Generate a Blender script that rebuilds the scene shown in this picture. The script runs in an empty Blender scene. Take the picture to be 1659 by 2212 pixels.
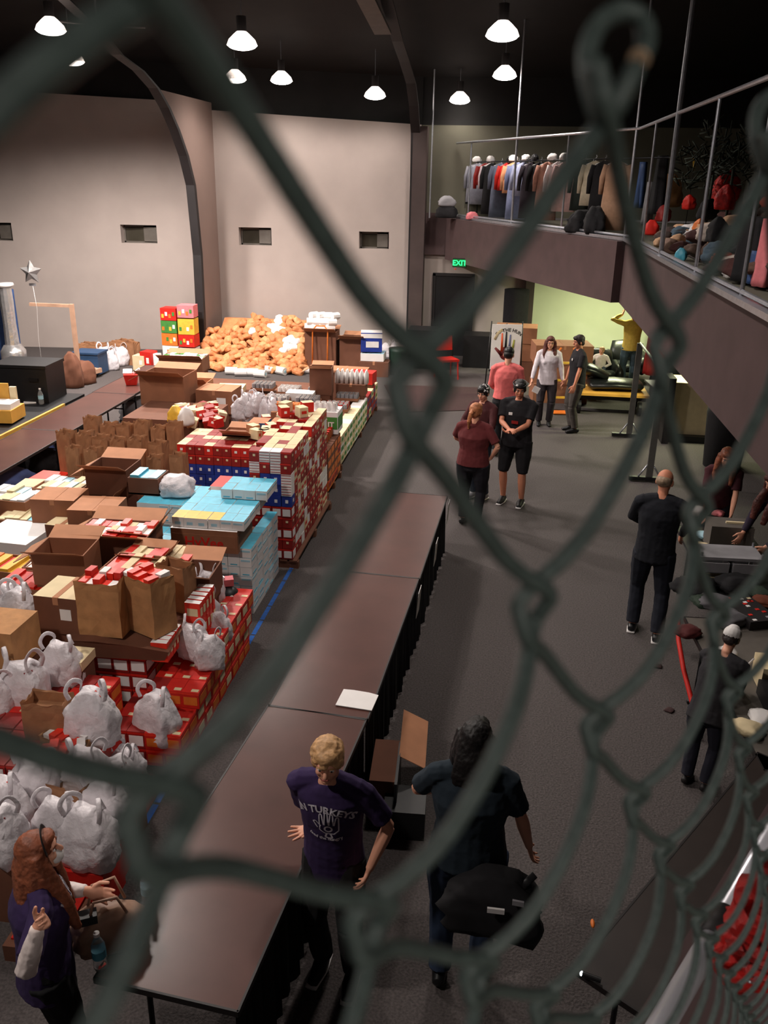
import bpy, bmesh, math, random
from mathutils import Vector, Matrix, Quaternion
from mathutils.bvhtree import BVHTree
from mathutils import noise
random.seed(7)
V = Vector
PI = math.pi
SC = bpy.context.scene
COL = SC.collection

# ---------------------------------------------------------------- camera
F_PX, CX, CY = 1863.2, 829.5, 1106.0          # focal length and centre in pixels of the 1659 x 2212 frame
PITCH, ROLL, YAW, CAM_H = 0.3706, 0.0188, 0.1317, 4.4403
fw = V((-math.sin(YAW)*math.cos(PITCH), math.cos(YAW)*math.cos(PITCH), -math.sin(PITCH)))
rt0 = V((math.cos(YAW), math.sin(YAW), 0)); up0 = rt0.cross(fw)
RT = math.cos(ROLL)*rt0 + math.sin(ROLL)*up0
UP = -math.sin(ROLL)*rt0 + math.cos(ROLL)*up0
O = V((0, 0, CAM_H))
cd = bpy.data.cameras.new('camera'); cam = bpy.data.objects.new('camera', cd); COL.objects.link(cam)
cam.matrix_world = Matrix(((RT.x, UP.x, -fw.x, 0), (RT.y, UP.y, -fw.y, 0), (RT.z, UP.z, -fw.z, CAM_H), (0, 0, 0, 1)))
cd.sensor_fit = 'VERTICAL'; cd.sensor_height = 36; cd.sensor_width = 27
cd.lens = F_PX/2212*36; cd.clip_start = 0.01; cd.clip_end = 120
cd.dof.use_dof = True; cd.dof.focus_distance = 8.5; cd.dof.aperture_fstop = 17
SC.camera = cam

# ---------------------------------------------------------------- world, exposure
w = bpy.data.worlds.new('world'); SC.world = w; w.use_nodes = True
w.node_tree.nodes['Background'].inputs[0].default_value = (1.0, 0.86, 0.80, 1)
w.node_tree.nodes['Background'].inputs[1].default_value = 0.05
SC.view_settings.view_transform = 'Standard'; SC.view_settings.look = 'None'
SC.view_settings.gamma = 1; SC.view_settings.use_curve_mapping = False
SC.view_settings.exposure = 0.12
LAMP_W = 260          # watts of one hanging hall lamp
SC.cycles.use_denoising = True
SC.cycles.max_bounces = 6; SC.cycles.diffuse_bounces = 3

# ---------------------------------------------------------------- pixel <-> world helpers (used to measure the photograph)
def ray(px, py): return fw + RT*((px-CX)/F_PX) - UP*((py-CY)/F_PX)
def at(px, py, z=None, Y=None, X=None):
    d = ray(px, py)
    if z is not None: return O + d*((z-CAM_H)/d.z)
    if Y is not None: return O + d*(Y/d.y)
    return O + d*(X/d.x)

# ---------------------------------------------------------------- materials
_m = {}
def lin(c): return tuple((x/12.92 if x <= .04045 else ((x+.055)/1.055)**2.4) for x in c)
def mat(name, rgb, rough=.7, metal=0, noise=.12, scale=8, bump=0, emit=0, trans=0, spec=.4, sheen=0, alpha=1):
    """procedural material; rgb in 0-255 sRGB"""
    if name in _m: return _m[name]
    m = bpy.data.materials.new(name); m.use_nodes = True; nt = m.node_tree; b = nt.nodes['Principled BSDF']
    c = lin([x/255 for x in rgb])
    b.inputs['Roughness'].default_value = rough; b.inputs['Metallic'].default_value = metal
    b.inputs['Specular IOR Level'].default_value = spec
    if trans: b.inputs['Transmission Weight'].default_value = trans; b.inputs['IOR'].default_value = 1.2
    if alpha < 1: b.inputs['Alpha'].default_value = alpha
    if emit:
        b.inputs['Emission Color'].default_value = (*c, 1); b.inputs['Emission Strength'].default_value = emit
    tc = nt.nodes.new('ShaderNodeTexCoord')
    n = nt.nodes.new('ShaderNodeTexNoise'); n.inputs['Scale'].default_value = scale; n.inputs['Detail'].default_value = 4
    nt.links.new(tc.outputs['Object'], n.inputs['Vector'])
    r = nt.nodes.new('ShaderNodeValToRGB')
    r.color_ramp.elements[0].position = .3; r.color_ramp.elements[1].position = .7
    r.color_ramp.elements[0].color = (*[x*(1-noise) for x in c], 1); r.color_ramp.elements[1].color = (*[min(1, x*(1+noise)) for x in c], 1)
    nt.links.new(n.outputs['Fac'], r.inputs['Fac']); nt.links.new(r.outputs['Color'], b.inputs['Base Color'])
    if bump:
        bp = nt.nodes.new('ShaderNodeBump'); bp.inputs['Strength'].default_value = bump; bp.inputs['Distance'].default_value = .02
        nt.links.new(n.outputs['Fac'], bp.inputs['Height']); nt.links.new(bp.outputs['Normal'], b.inputs['Normal'])
    _m[name] = m; return m
M = dict(
 carpet=mat('carpet', (76, 70, 69), .95, noise=.35, scale=60, bump=.5),
 wall=mat('painted_wall', (168, 156, 150), .85, noise=.05, scale=1.5),
 black=mat('black_paint', (20, 18, 18), .8, noise=.3, scale=2),
 rib=mat('brown_steel', (66, 54, 52), .6, noise=.15, scale=2),
 ribdark=mat('dark_steel', (30, 26, 27), .6, noise=.2, scale=3),
 web=mat('brown_board', (132, 112, 104), .8, noise=.06, scale=1),
 fascia=mat('maroon_board', (80, 62, 62), .75, noise=.12, scale=3),
 olive=mat('olive_wall', (98, 95, 82), .9, noise=.1, scale=1.5),
 pale=mat('pale_green_wall', (206, 212, 186), .8, noise=.04, scale=1.5),
 galv=mat('galvanised_steel', (186, 188, 196), .32, metal=.85, noise=.12, scale=20),
 chrome=mat('chrome', (205, 205, 210), .2, metal=1, noise=.05),
 wire=mat('green_vinyl', (76, 88, 85), .5, noise=.2, scale=400, bump=.1),
 cutend=mat('cut_wire_end', (216, 186, 156), .6),
 table=mat('brown_laminate', (82, 52, 46), .3, noise=.16, scale=2.5, spec=.3),
 tedge=mat('table_edge', (30, 25, 25), .5),
 tmetal=mat('table_leg_metal', (28, 28, 32), .45, metal=.5),
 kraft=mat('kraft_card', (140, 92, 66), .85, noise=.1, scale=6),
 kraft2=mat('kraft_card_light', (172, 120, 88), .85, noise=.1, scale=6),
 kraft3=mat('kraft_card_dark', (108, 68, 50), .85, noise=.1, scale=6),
 bag=mat('brown_paper', (150, 106, 74), .85, noise=.16, scale=9, bump=.4),
 bag2=mat('tan_paper', (176, 128, 84), .85, noise=.16, scale=9, bump=.4),
 sack=mat('tan_sack', (192, 122, 76), .6, noise=.2, scale=10, bump=.3),
 sack2=mat('pale_tan_sack', (206, 144, 96), .6, noise=.2, scale=10, bump=.3),
 plastic=mat('white_plastic_film', (214, 208, 212), .38, noise=.12, scale=16, bump=.9),
 white=mat('white_paper', (228, 224, 222), .7, noise=.03),
 cream=mat('cream_card', (214, 196, 158), .8, noise=.06),
 red=mat('red_card', (196, 34, 24), .55, noise=.12, scale=12),
 red2=mat('bright_red_card', (224, 52, 34), .5, noise=.15, scale=16),
 dred=mat('dark_red_card', (138, 26, 22), .6, noise=.15, scale=12),
 blue=mat('blue_card', (30, 52, 138), .55, noise=.12, scale=12),
 navy=mat('navy_card', (46, 72, 118), .55, noise=.12, scale=12),
 cyan=mat('cyan_card', (88, 178, 204), .4, noise=.12, scale=12),
 lcyan=mat('pale_cyan_card', (160, 200, 214), .5, noise=.08, scale=12),
 yellow=mat('yellow_card', (222, 176, 62), .5, noise=.12, scale=12),
 orange=mat('orange_card', (214, 112, 40), .55, noise=.12, scale=12),
 green=mat('green_card', (66, 128, 58), .5, noise=.12, scale=12),
 grey=mat('grey_card', (140, 138, 142), .7, noise=.1),
 pink=mat('pink_cloth', (214, 120, 126), .85, noise=.1, scale=20),
 tin=mat('tin_can_metal', (200, 198, 196), .25, metal=.9, noise=.05),
 jar=mat('amber_jar', (166, 88, 44), .35, noise=.2),
 wood=mat('pine_wood', (184, 146, 122), .6, noise=.15, scale=5),
 yellowwood=mat('yellow_pine_board', (214, 160, 70), .55, noise=.12, scale=4),
 blk=mat('black_plastic', (22, 22, 24), .45, noise=.1),
 blkcloth=mat('black_cloth', (24, 23, 26), .9, noise=.2, scale=20),
 leather=mat('black_leather', (24, 26, 26), .32, noise=.2, scale=10, bump=.2),
 bluebin=mat('blue_plastic', (42, 70, 104), .5, noise=.1),
 lblue=mat('periwinkle_cloth', (100, 118, 178), .85, noise=.15, scale=5),
 foil=mat('silver_foil', (216, 214, 214), .25, metal=.8, noise=.1, scale=9, bump=.4),
 tape=mat('blue_tape', (28, 92, 176), .6, noise=.2, scale=20),
 glasspane=mat('dark_window_pane', (62, 58, 50), .15, noise=.25, scale=2),
 shutter=mat('grey_shutter', (92, 86, 80), .6, noise=.1),
 tan=mat('tan_leather', (168, 132, 110), .5, noise=.1, scale=12, bump=.15),
 clear=mat('clear_plastic', (235, 240, 242), .06, noise=.02, trans=.85),
 maroonmat=mat('maroon_rug', (58, 38, 38), .95, noise=.2, scale=30),
 steel=mat('bright_steel', (214, 214, 222), .3, metal=.35),
 redcloth=mat('red_tinsel_cloth', (160, 16, 12), .6, noise=.45, scale=22, bump=.8),
 fir=mat('dark_fir_green', (34, 42, 32), .9, noise=.4, scale=20),
)

# ---------------------------------------------------------------- mesh builder
class MB:
    def __init__(s): s.v = []; s.f = []; s.mi = []; s.mats = []; s.sm = []
    def _mi(s, m):
        if m not in s.mats: s.mats.append(m)
        return s.mats.index(m)
    def add(s, vs, fs, m, smooth=False):
        b = len(s.v); s.v += [tuple(x) for x in vs]; i = s._mi(m)
        for f in fs: s.f.append(tuple(k+b for k in f)); s.mi.append(i); s.sm.append(smooth)
        return s
    def box(s, c, d, m, rz=0, top=None, rot=None):
        c = V(c); R = rot if rot is not None else Matrix.Rotation(rz, 3, 'Z'); x, y, z = d[0]/2, d[1]/2, d[2]/2
        vs = [c + R @ V(p) for p in [(-x,-y,-z),(x,-y,-z),(x,y,-z),(-x,y,-z),(-x,-y,z),(x,-y,z),(x,y,z),(-x,y,z)]]
        s.add(vs, [(0,3,2,1),(0,1,5,4),(1,2,6,5),(2,3,7,6),(3,0,4,7)], m); s.add(vs, [(4,5,6,7)], top or m)
        return s
    def loft(s, pts, radii, m, right=None, seg=10, smooth=True, cap=True):
        pts = [V(p) for p in pts]; n = len(pts); vs = []; fs = []
        prev = V(right) if right is not None else None
        tl = []
        for i in range(n):
            t = (pts[min(i+1, n-1)]-pts[max(i-1, 0)]); tl.append(t.normalized() if t.length > 1e-9 else V((0,0,1)))
        for i, p in enumerate(pts):
            t = tl[i]
            if prev is None: prev = t.orthogonal()
            r = prev - t*prev.dot(t)
            if r.length < 1e-6: r = t.orthogonal()
            r.normalize(); u = t.cross(r); prev = r if right is None else V(right)
            ra = radii[i]; rx, ry = (ra, ra) if not hasattr(ra, '__len__') else ra
            for k in range(seg):
                a = 2*PI*k/seg; vs.append(p + r*(rx*math.cos(a)) + u*(ry*math.sin(a)))
        for i in range(n-1):
            for k in range(seg):
                a = i*seg+k; b = i*seg+(k+1) % seg; fs.append((a, b, b+seg, a+seg))
        if cap:
            r0 = radii[0]; r1 = radii[-1]; r0 = min(r0) if hasattr(r0, '__len__') else r0; r1 = min(r1) if hasattr(r1, '__len__') else r1
            e = .6 if cap == 'round' else 0
            vs.append(pts[0]-tl[0]*r0*e); vs.append(pts[-1]+tl[-1]*r1*e); c0, c1 = len(vs)-2, len(vs)-1
            for k in range(seg):
                fs.append((c0, (k+1) % seg, k)); fs.append((c1, (n-1)*seg+k, (n-1)*seg+(k+1) % seg))
        return s.add(vs, fs, m, smooth)
    def tube(s, pts, r, m, seg=8): return s.loft(pts, [r]*len(pts), m, seg=seg)
    def cyl(s, a, b, r, m, seg=12, r2=None):
        return s.loft([a, b], [r, r if r2 is None else r2], m, seg=seg, smooth=False)
    def ell(s, c, r, m, R=None, seg=14, rings=9):
        c = V(c); R = R or Matrix.Identity(3); vs = [c + R @ V((0,0,-r[2]))]; fs = []
        for i in range(1, rings):
            a = -PI/2 + PI*i/rings
            for k in range(seg):
                b = 2*PI*k/seg; vs.append(c + R @ V((r[0]*math.cos(a)*math.cos(b), r[1]*math.cos(a)*math.sin(b), r[2]*math.sin(a))))
        vs.append(c + R @ V((0,0,r[2])))
        for k in range(seg): fs.append((0, 1+(k+1) % seg, 1+k))
        for i in range(rings-2):
            for k in range(seg):
                a = 1+i*seg+k; b = 1+i*seg+(k+1) % seg; fs.append((a, b, b+seg, a+seg))
        t = len(vs)-1
        for k in range(seg): fs.append((t, 1+(rings-2)*seg+k, 1+(rings-2)*seg+(k+1) % seg))
        return s.add(vs, fs, m, True)
    def prism(s, poly, y0, y1, m, axis='y'):
        """polygon in (x,z) extruded in y, or (x,y) extruded in z, or (y,z) extruded in x"""
        n = len(poly); f = {'y': lambda a, b, t: (a, t, b), 'z': lambda a, b, t: (a, b, t), 'x': lambda a, b, t: (t, a, b)}[axis]
        vs = [f(a, b, y0) for a, b in poly] + [f(a, b, y1) for a, b in poly]
        fs = [tuple(range(n)), tuple(range(2*n-1, n-1, -1))] + [(i, i+n, (i+1) % n+n, (i+1) % n) for i in range(n)]
        return s.add(vs, fs, m)
    def quad(s, a, b, c, d, m): return s.add([a, b, c, d], [(0, 1, 2, 3)], m)
    def mesh(s, name):
        me = bpy.data.meshes.new(name); me.from_pydata(s.v, [], s.f)
        for m in s.mats: me.materials.append(m)
        me.polygons.foreach_set('material_index', s.mi); me.polygons.foreach_set('use_smooth', s.sm)
        bm = bmesh.new(); bm.from_mesh(me); bmesh.ops.recalc_face_normals(bm, faces=bm.faces) if len(s.f) > 1 else None; bm.to_mesh(me); bm.free()
        me.update(); return me
    def obj(s, name, parent=None, loc=None, rz=0): return link(name, s.mesh(name), parent, loc, rz)
def link(name, me, parent=None, loc=None, rz=0):
    o = bpy.data.objects.new(name, me); COL.objects.link(o)
    if parent is not None: o.parent = parent
    if loc is not None: o.location = loc
    o.rotation_euler = (0, 0, rz) if not hasattr(rz, '__len__') else rz
    return o
def tag(o, label, cat, group=None, kind=None):
    if label: o['label'] = label
    if cat: o['category'] = cat
    if group: o['group'] = group
    if kind: o['kind'] = kind
    return o
def thing(name, label, cat, loc=(0, 0, 0), rz=0, group=None):
    return tag(link(name, None, None, loc, rz), label, cat, group)
def struct(o): o['kind'] = 'structure'; return o
_kids = {}
def copy_thing(src, loc, rz=None, label=None, group=None):
    c = src.copy(); COL.objects.link(c); c.location = loc
    if rz is not None: c.rotation_euler = (0, 0, rz) if not hasattr(rz, '__len__') else rz
    if label: c['label'] = label
    if group: c['group'] = group
    if src.name not in _kids: _kids[src.name] = [(k, list(k.children)) for k in src.children]
    for k, gs in _kids[src.name]:
        kc = k.copy(); COL.objects.link(kc); kc.parent = c
        for g in gs:
            gc = g.copy(); COL.objects.link(gc); gc.parent = kc
    return c
def remesh(mb, name, mats, voxel, smooth=2, disp=0, dscale=.1, parent=None, loc=None):
    """grow overlapping closed shapes into one continuous skin"""
    me = mb.mesh(name); o = bpy.data.objects.new(name, me); COL.objects.link(o)
    md = o.modifiers.new('r', 'REMESH'); md.mode = 'VOXEL'; md.voxel_size = voxel; md.use_smooth_shade = True
    if smooth:
        md = o.modifiers.new('s', 'SMOOTH'); md.factor = .5; md.iterations = smooth
    if disp:
        tx = bpy.data.textures.new('folds', 'CLOUDS'); tx.noise_scale = dscale
        md = o.modifiers.new('d', 'DISPLACE'); md.texture = tx; md.strength = disp; md.texture_coords = 'LOCAL'
    dg = bpy.context.evaluated_depsgraph_get(); dg.update()
    m2 = bpy.data.meshes.new_from_object(o.evaluated_get(dg)); bpy.data.objects.remove(o); m2.name = name
    m2.materials.clear()
    for m in mats: m2.materials.append(m)
    m2.polygons.foreach_set('material_index', [0]*len(m2.polygons)); m2.polygons.foreach_set('use_smooth', [True]*len(m2.polygons))
    return link(name, m2, parent, loc)
def text_mesh(txt, size, m, depth=.002, arc=None, bold=0):
    """lettering as flat mesh in the local xy plane, centred; arc = radius to bend over (+ smiles down, - smiles up)"""
    cu = bpy.data.curves.new('lettering', 'FONT'); cu.body = txt; cu.size = size; cu.align_x = 'CENTER'; cu.align_y = 'CENTER'
    cu.extrude = depth; cu.offset = bold; cu.resolution_u = 2
    o = bpy.data.objects.new('lettering', cu); COL.objects.link(o)
    dg = bpy.context.evaluated_depsgraph_get(); dg.update()
    me = bpy.data.meshes.new_from_object(o.evaluated_get(dg)); bpy.data.objects.remove(o)
    if arc:
        for v in me.vertices:
            a = v.co.x/abs(arc); r = abs(arc) + (v.co.y if arc > 0 else -v.co.y)
            s = 1 if arc > 0 else -1
            v.co.x = r*math.sin(a); v.co.y = s*(r*math.cos(a)-abs(arc))
    me.materials.clear(); me.materials.append(m)
    return me
# ================================================================ SETTING
WY = lambda x: 22.4 + .12*(x+7.4)                     # the hall's back wall, slightly skewed
o = MB().box((-4, 8, -.05), (34, 36, .1), M['carpet']).obj('floor'); struct(o)
# back wall in two bays, with two window recesses each
def holed(name, x0, x1, ztopl, ztopr, holes, m):
    mb = MB(); th = .22
    def P(x, z, d=0): return (x, WY(x)+d, z)
    xs = sorted({x0, x1, *[h[0] for h in holes], *[h[1] for h in holes]})
    zt = lambda x: ztopl + (ztopr-ztopl)*(x-x0)/(x1-x0)
    for a, b in zip(xs, xs[1:]):
        hh = [h for h in holes if h[0] <= a+1e-6 and h[1] >= b-1e-6]
        if hh:
            h = hh[0]
            mb.quad(P(a, 0), P(b, 0), P(b, h[2]), P(a, h[2]), m); mb.quad(P(a, h[3]), P(b, h[3]), P(b, zt(b)), P(a, zt(a)), m)
            mb.quad(P(a, h[2]), P(b, h[2]), P(b, h[2], th), P(a, h[2], th), m); mb.quad(P(a, h[3], th), P(b, h[3], th), P(b, h[3]), P(a, h[3]), m)
            mb.quad(P(a, h[2], th), P(a, h[3], th), P(a, h[3]), P(a, h[2]), m); mb.quad(P(b, h[2]), P(b, h[3]), P(b, h[3], th), P(b, h[2], th), m)
        else: mb.quad(P(a, 0), P(b, 0), P(b, zt(b)), P(a, zt(a)), m)
    return struct(mb.obj(name))
def hole(pxl, pxr, pyt, pyb):
    a = at(pxl, (pyt+pyb)/2, Y=22.3); b = at(pxr, (pyt+pyb)/2, Y=22.5)
    t = at((pxl+pxr)/2, pyt, Y=22.4); u = at((pxl+pxr)/2, pyb, Y=22.4)
    return (a.x, b.x, u.z, t.z)
H1 = hole(-22, 58, 478, 516); H2 = hole(268, 348, 485, 524); H3 = hole(512, 585, 492, 531); H4 = hole(768, 835, 503, 541)
zl = at(0, 192, Y=21.7).z; zr = at(420, 222, Y=22.4).z
holed('wall_back_left', -17, -7.55, zl+.15, zr, [H1, H2], M['wall'])
holed('wall_back_right', -7.55, -2.3, at(440, 237, Y=22.4).z, at(890, 269, Y=23).z, [H3, H4], M['wall'])
for i, h in enumerate((H1, H2, H3, H4)):
    xm = (h[0]+h[1])/2; y = WY(xm)+.2; wd = h[1]-h[0]; ht = h[3]-h[2]; zm = (h[2]+h[3])/2
    o = struct(MB().box((xm, y, zm), (wd, .03, ht), M['glasspane']).obj('window_%d' % (i+1)))
    MB().box((xm, y-.03, h[3]-.03), (wd, .04, .05), M['shutter']).box((xm, y-.03, h[2]+.02), (wd, .04, .04), M['shutter']).box((h[0]+.02, y-.03, zm), (.04, .04, ht), M['shutter']).box((h[1]-.02, y-.03, zm), (.04, .04, ht), M['shutter']).obj('window_frame', o)
    MB().box((xm+wd*.28, y-.04, zm), (wd*.4, .02, ht*.9), M['shutter']).obj('window_shutter', o)
# black upper wall, ceiling, side walls
struct(MB().quad((-17, 21.35, 5.2), (-2.3, 23.15, 5.2), (-2.3, 23.15, 9.6), (-17, 21.35, 9.6), M['black']).obj('wall_back_upper'))
prof = [(23.6, 6.6), (21.6, 7.1), (19, 7.6), (16, 8.2), (12, 8.9), (6, 9.5), (0, 9.7), (-10, 9.7)]
mb = MB()
for (ya, za), (yb, zb) in zip(prof, prof[1:]): mb.quad((-17, ya, za), (8, ya, za), (8, yb, zb), (-17, yb, zb), M['black'])
struct(mb.obj('ceiling'))
struct(MB().box((-17.1, 8, 4.8), (.2, 36, 9.6), M['black']).obj('wall_left'))
# ribs: curved steel arches with a brown web behind
def rib(name, x, pts, wid, wy, mweb):
    o = MB(); n = len(pts)
    for (ya, za), (yb, zb) in zip(pts, pts[1:]):
        vs = [(x+dx*wid/2, y+dy, z) for (y, z) in ((ya, za), (yb, zb)) for dx, dy in ((-1, 0), (1, 0), (1, .14), (-1, .14))]
        o.add(vs, [(0, 1, 5, 4), (1, 2, 6, 5), (2, 3, 7, 6), (3, 0, 4, 7)], M['ribdark'])
    o = struct(o.obj(name))
    if mweb:
        pts = [q for q in pts if q[1] < 6.1]; poly = [(y+.14, z) for y, z in pts] + [(wy, pts[-1][1]), (wy, 0)]
        MB().prism(poly, x-.02, x+.02, mweb, 'x').obj('web_panel', o)
    return o
rib('trim_1', -7.42, [(20.66, 0), (20.75, 1), (20.79, 2.6), (20.6, 4.18), (20.25, 4.8), (19.78, 5.32), (19.3, 5.72), (18.75, 6.05), (18, 6.3), (17.06, 6.46), (16.18, 6.78), (14.5, 7.2)], .2, 22.4, M['web'])
rib('trim_2', -2.42, [(22.85, 0), (22.85, 4.5), (22.75, 5.45), (22.2, 6.0), (21.5, 6.41), (20.2, 6.7), (18.97, 6.92), (17.3, 7.35), (14, 8.2), (10, 8.7)], .22, 23.2, M['rib'])
struct(MB().box((-2.3, 22.95, 2.8), (.35, .4, 5.6), M['rib']).obj('trim_3'))
# light grid hung beside the second rib
mb = MB()
a, b = V((-2.6, 18.2, 6.95)), V((-2.75, 14.5, 7.6))
mb.box((a+b)/2, (.32, (b-a).length, .05), M['shutter'], rot=Matrix.Rotation(-.04, 3, 'Z') @ Matrix.Rotation(-.17, 3, 'X'))
tag(mb.obj('cable_tray'), 'grey perforated tray running along the second roof arch', 'tray')
# recess wall to the right of the second rib: door, balcony back wall, pale green wall under the balcony
struct(MB().box((-.75, 23.25, 1.3), (3.0, .1, 2.6), M['wall']).obj('wall_recess'))
struct(MB().box((2.0, 23.25, 4.6), (9.0, .1, 2.1), M['olive']).obj('wall_balcony_back'))
struct(MB().box((2.0, 23.25, 7.6), (9.0, .1, 3.9), M['black']).obj('wall_balcony_upper'))
struct(MB().box((3.2, 23.15, 1.25), (5.0, .1, 2.5), M['pale']).obj('wall_green'))
struct(MB().box((.62, 23.0, 1.25), (.22, .3, 2.5), M['rib']).obj('trim_4'))
struct(MB().box((5.6, 11, 4.5), (.1, 25, 2.2), M['olive']).obj('wall_right_upper'))
struct(MB().box((5.6, 11, 7.6), (.12, 25, 4), M['black']).obj('wall_right_top'))
struct(MB().box((5.6, 11, 1.7), (.1, 25, 3.4), M['olive']).obj('wall_right'))
d = struct(MB().box((-1.35, 23.17, 1.03), (.95, .05, 2.06), M['blk']).obj('door_1'))
MB().box((-1.86, 23.16, 1.06), (.07, .09, 2.12), M['ribdark']).box((-.84, 23.16, 1.06), (.07, .09, 2.12), M['ribdark']).box((-1.35, 23.16, 2.1), (1.09, .09, .07), M['ribdark']).obj('door_frame', d)
MB().box((-1.0, 23.12, 1.0), (.12, .05, .03), M['chrome']).obj('door_handle', d)
# balcony: slab, fascia, curb, following the octagonal hall
EDGE = [V((-2.25, 23.1)), V((-1.45, 23.1)), V((1.95, 15.6)), V((1.95, 3.3)), V((-.15, -.11)), V((-2.4, -3.8))]
BZ, BB = 3.52, 2.49
mb = MB()
for i, (a, b) in enumerate(zip(EDGE, EDGE[1:])):
    t = (b-a).normalized(); n = V((t.y, -t.x))*(-1)      # outward over the balcony
    n = V((-t.y, t.x)) if V((-t.y, t.x)).dot(V((4, 8))-a) > 0 else V((t.y, -t.x))
    p = [(a.x, a.y), (b.x, b.y), (b.x+n.x*.16, b.y+n.y*.16), (a.x+n.x*.16, a.y+n.y*.16)]
    if i == 0: mb.box((-1.85, 23.14, 3.1), (.8, .08, 1.02), M['fascia']); continue
    mb.prism(p, BB, BZ-.02, M['fascia'], 'z')
fas = struct(mb.obj('balcony_fascia'))
slab = [(-1.4, 23.2), (1.97, 15.7), (1.97, 3.3), (-.12, -.1), (-2.3, -3.9), (5.5, -3.9), (5.5, 23.2)]
struct(MB().prism(slab, BZ-.3, BZ-.015, M['olive'], 'z').obj('balcony_slab'))
struct(MB().prism([(-1.2, 23.1), (2.12, 15.75), (2.12, 3.3), (.1, -.1), (-2.1, -3.9), (5.5, -3.9), (5.5, 23.1)], BB+.005, BB+.04, M['rib'], 'z').obj('balcony_soffit'))
mb = MB()
for a, b in zip(EDGE[1:4], EDGE[2:4]):
    mb.box(((a.x+b.x)/2, (a.y+b.y)/2, BZ+.012), ((b-a).length, .1, .05), M['galv'], rz=math.atan2(b.y-a.y, b.x-a.x))
MBk = mb.obj('balcony_curb'); tag(MBk, 'pale metal curb strip along the edge of the balcony floor', 'curb')
# railing posts and rails of the balcony
RAIL = thing('balcony_railing', 'galvanised steel railing of posts and rails around the balcony', 'railing')
def edge_at_px(px, lo=12):
    """point of the balcony edge seen at column px"""
    best = None
    for a, b in ((EDGE[1], EDGE[2]), (EDGE[2], EDGE[3])):
        for k in range(400):
            p = a.lerp(b, k/400); q = V((p.x, p.y, BZ))-O; z = q.dot(fw)
            if z < .5: continue
            x = CX+F_PX*q.dot(RT)/z
            if best is None or abs(x-px) < best[0]: best = (abs(x-px), p)
    return best[1]
for px, tall in ((1008, 0), (1102, 1), (1208, 0), (1345, 1), (1382, 0), (1421, 2), (1494, 0), (1592, 0), (1720, 0), (1950, 0)):
    p = edge_at_px(px); r = (.024, .03, .042)[tall]; zt = 5.24 if not tall else 9.0
    MB().cyl((p.x+.03, p.y, BZ+.02), (p.x+.03, p.y, zt), r*.8, M['galv'], 10).obj('post', RAIL)
MB().cyl((-2.0, 22.7, 3.5), (-2.0, 22.7, 7.2), .018, M['galv'], 8).obj('post', RAIL)
mb = MB()
for z, r in ((5.24, .024), (BZ+.07, .02)):
    pts = [V((e.x+.03, e.y-.02, z)) for e in EDGE[1:4]]
    for a, b in zip(pts, pts[1:]): mb.cyl(a, b, r, M['galv'], 8)
mb.obj('rail', RAIL)
# blue tape line and rug
a, b = at(215, 1950, z=0), at(700, 1105, z=0)
mb = MB(); n = 22
for i in range(n):
    p = a.lerp(b, i/n); q = a.lerp(b, (i+.93)/n); s = V((.024, 0, 0))
    mb.add([p-s+V((0,0,.003)), p+s+V((0,0,.003)), q+s+V((0,0,.003)), q-s+V((0,0,.003))], [(0,1,2,3)], M['tape'])
tag(mb.obj('floor_tape'), 'broken line of blue tape along the carpet beside the pallets', 'tape')
c = [at(830, 832, z=0), at(1040, 838, z=0), at(1040, 886, z=0), at(860, 892, z=0)]
tag(MB().prism([(p.x, p.y) for p in (c[3], c[2], c[1], c[0])], .0, .014, M['maroonmat'], 'z').obj('floor_mat'), 'dark maroon mat lying on the carpet near the far doorway', 'mat')
# exit sign
ex = thing('exit_sign', 'lit green exit sign above the dark far door', 'sign', at(993, 568, Y=21.75))
MB().box((0, .03, 0), (.34, .05, .21), M['blk']).obj('housing', ex)
GL = mat('exit_green_glow', (40, 255, 130), .5, emit=1.6, noise=0)
GD = mat('exit_green_field', (6, 92, 44), .5, emit=.35, noise=0)
MB().box((0, 0, 0), (.31, .012, .18), GD).obj('face_plate', ex)
tm = link('lettering', text_mesh('EXIT', .17, GL, .003, bold=.004), ex, (0, -.012, -.005)); tm.rotation_euler = (PI/2, 0, 0)
MB().cyl((-.1, .0, -.16), (-.1, 0, -.13), .02, M['red2']).obj('indicator', ex)

# ---------------------------------------------------------------- lamps
GLOW = mat('lamp_glow', (255, 246, 236), .5, emit=18, noise=0)
SHADE = mat('lamp_prismatic_glass', (255, 236, 222), .4, emit=4, noise=.1)
def make_lamp(loc, label, r=.25, power=1.0, ztop=8.5, seen=True):
    power *= LAMP_W
    t = thing('pendant_lamp', label, 'lamp', loc, group='high bay lamps under the black roof')
    MB().loft([(0, 0, .2), (0, 0, .16), (0, 0, .08), (0, 0, 0)], [.08, .13, r*.86, r], SHADE, seg=20, cap=False).obj('shade', t)
    MB().cyl((0, 0, .18), (0, 0, .42), .08, M['ribdark'], 14).obj('ballast', t)
    MB().ell((0, 0, .01), (r*.97, r*.97, .085), GLOW, seg=24, rings=12).obj('diffuser', t)
    MB().cyl((0, 0, .4), (0, 0, ztop-loc[2]), .008, M['galv'], 6).obj('chain', t)
    L = bpy.data.lights.new('lamp_light', 'SPOT'); L.energy = power*4; L.spot_size = math.radians(158); L.spot_blend = .6; L.color = (1.0, .90, .83); L.shadow_soft_size = .25
    lo = bpy.data.objects.new('lamp_light', L); COL.objects.link(lo); lo.parent = t; lo.location = (0, 0, -.06)
    return t
LPW = {110: 4.5, 154: 3.0, 523: 1.0, 508: .16, 608: .45, 810: .2, 993: .07, 1085: .75, 1090: .55}
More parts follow.
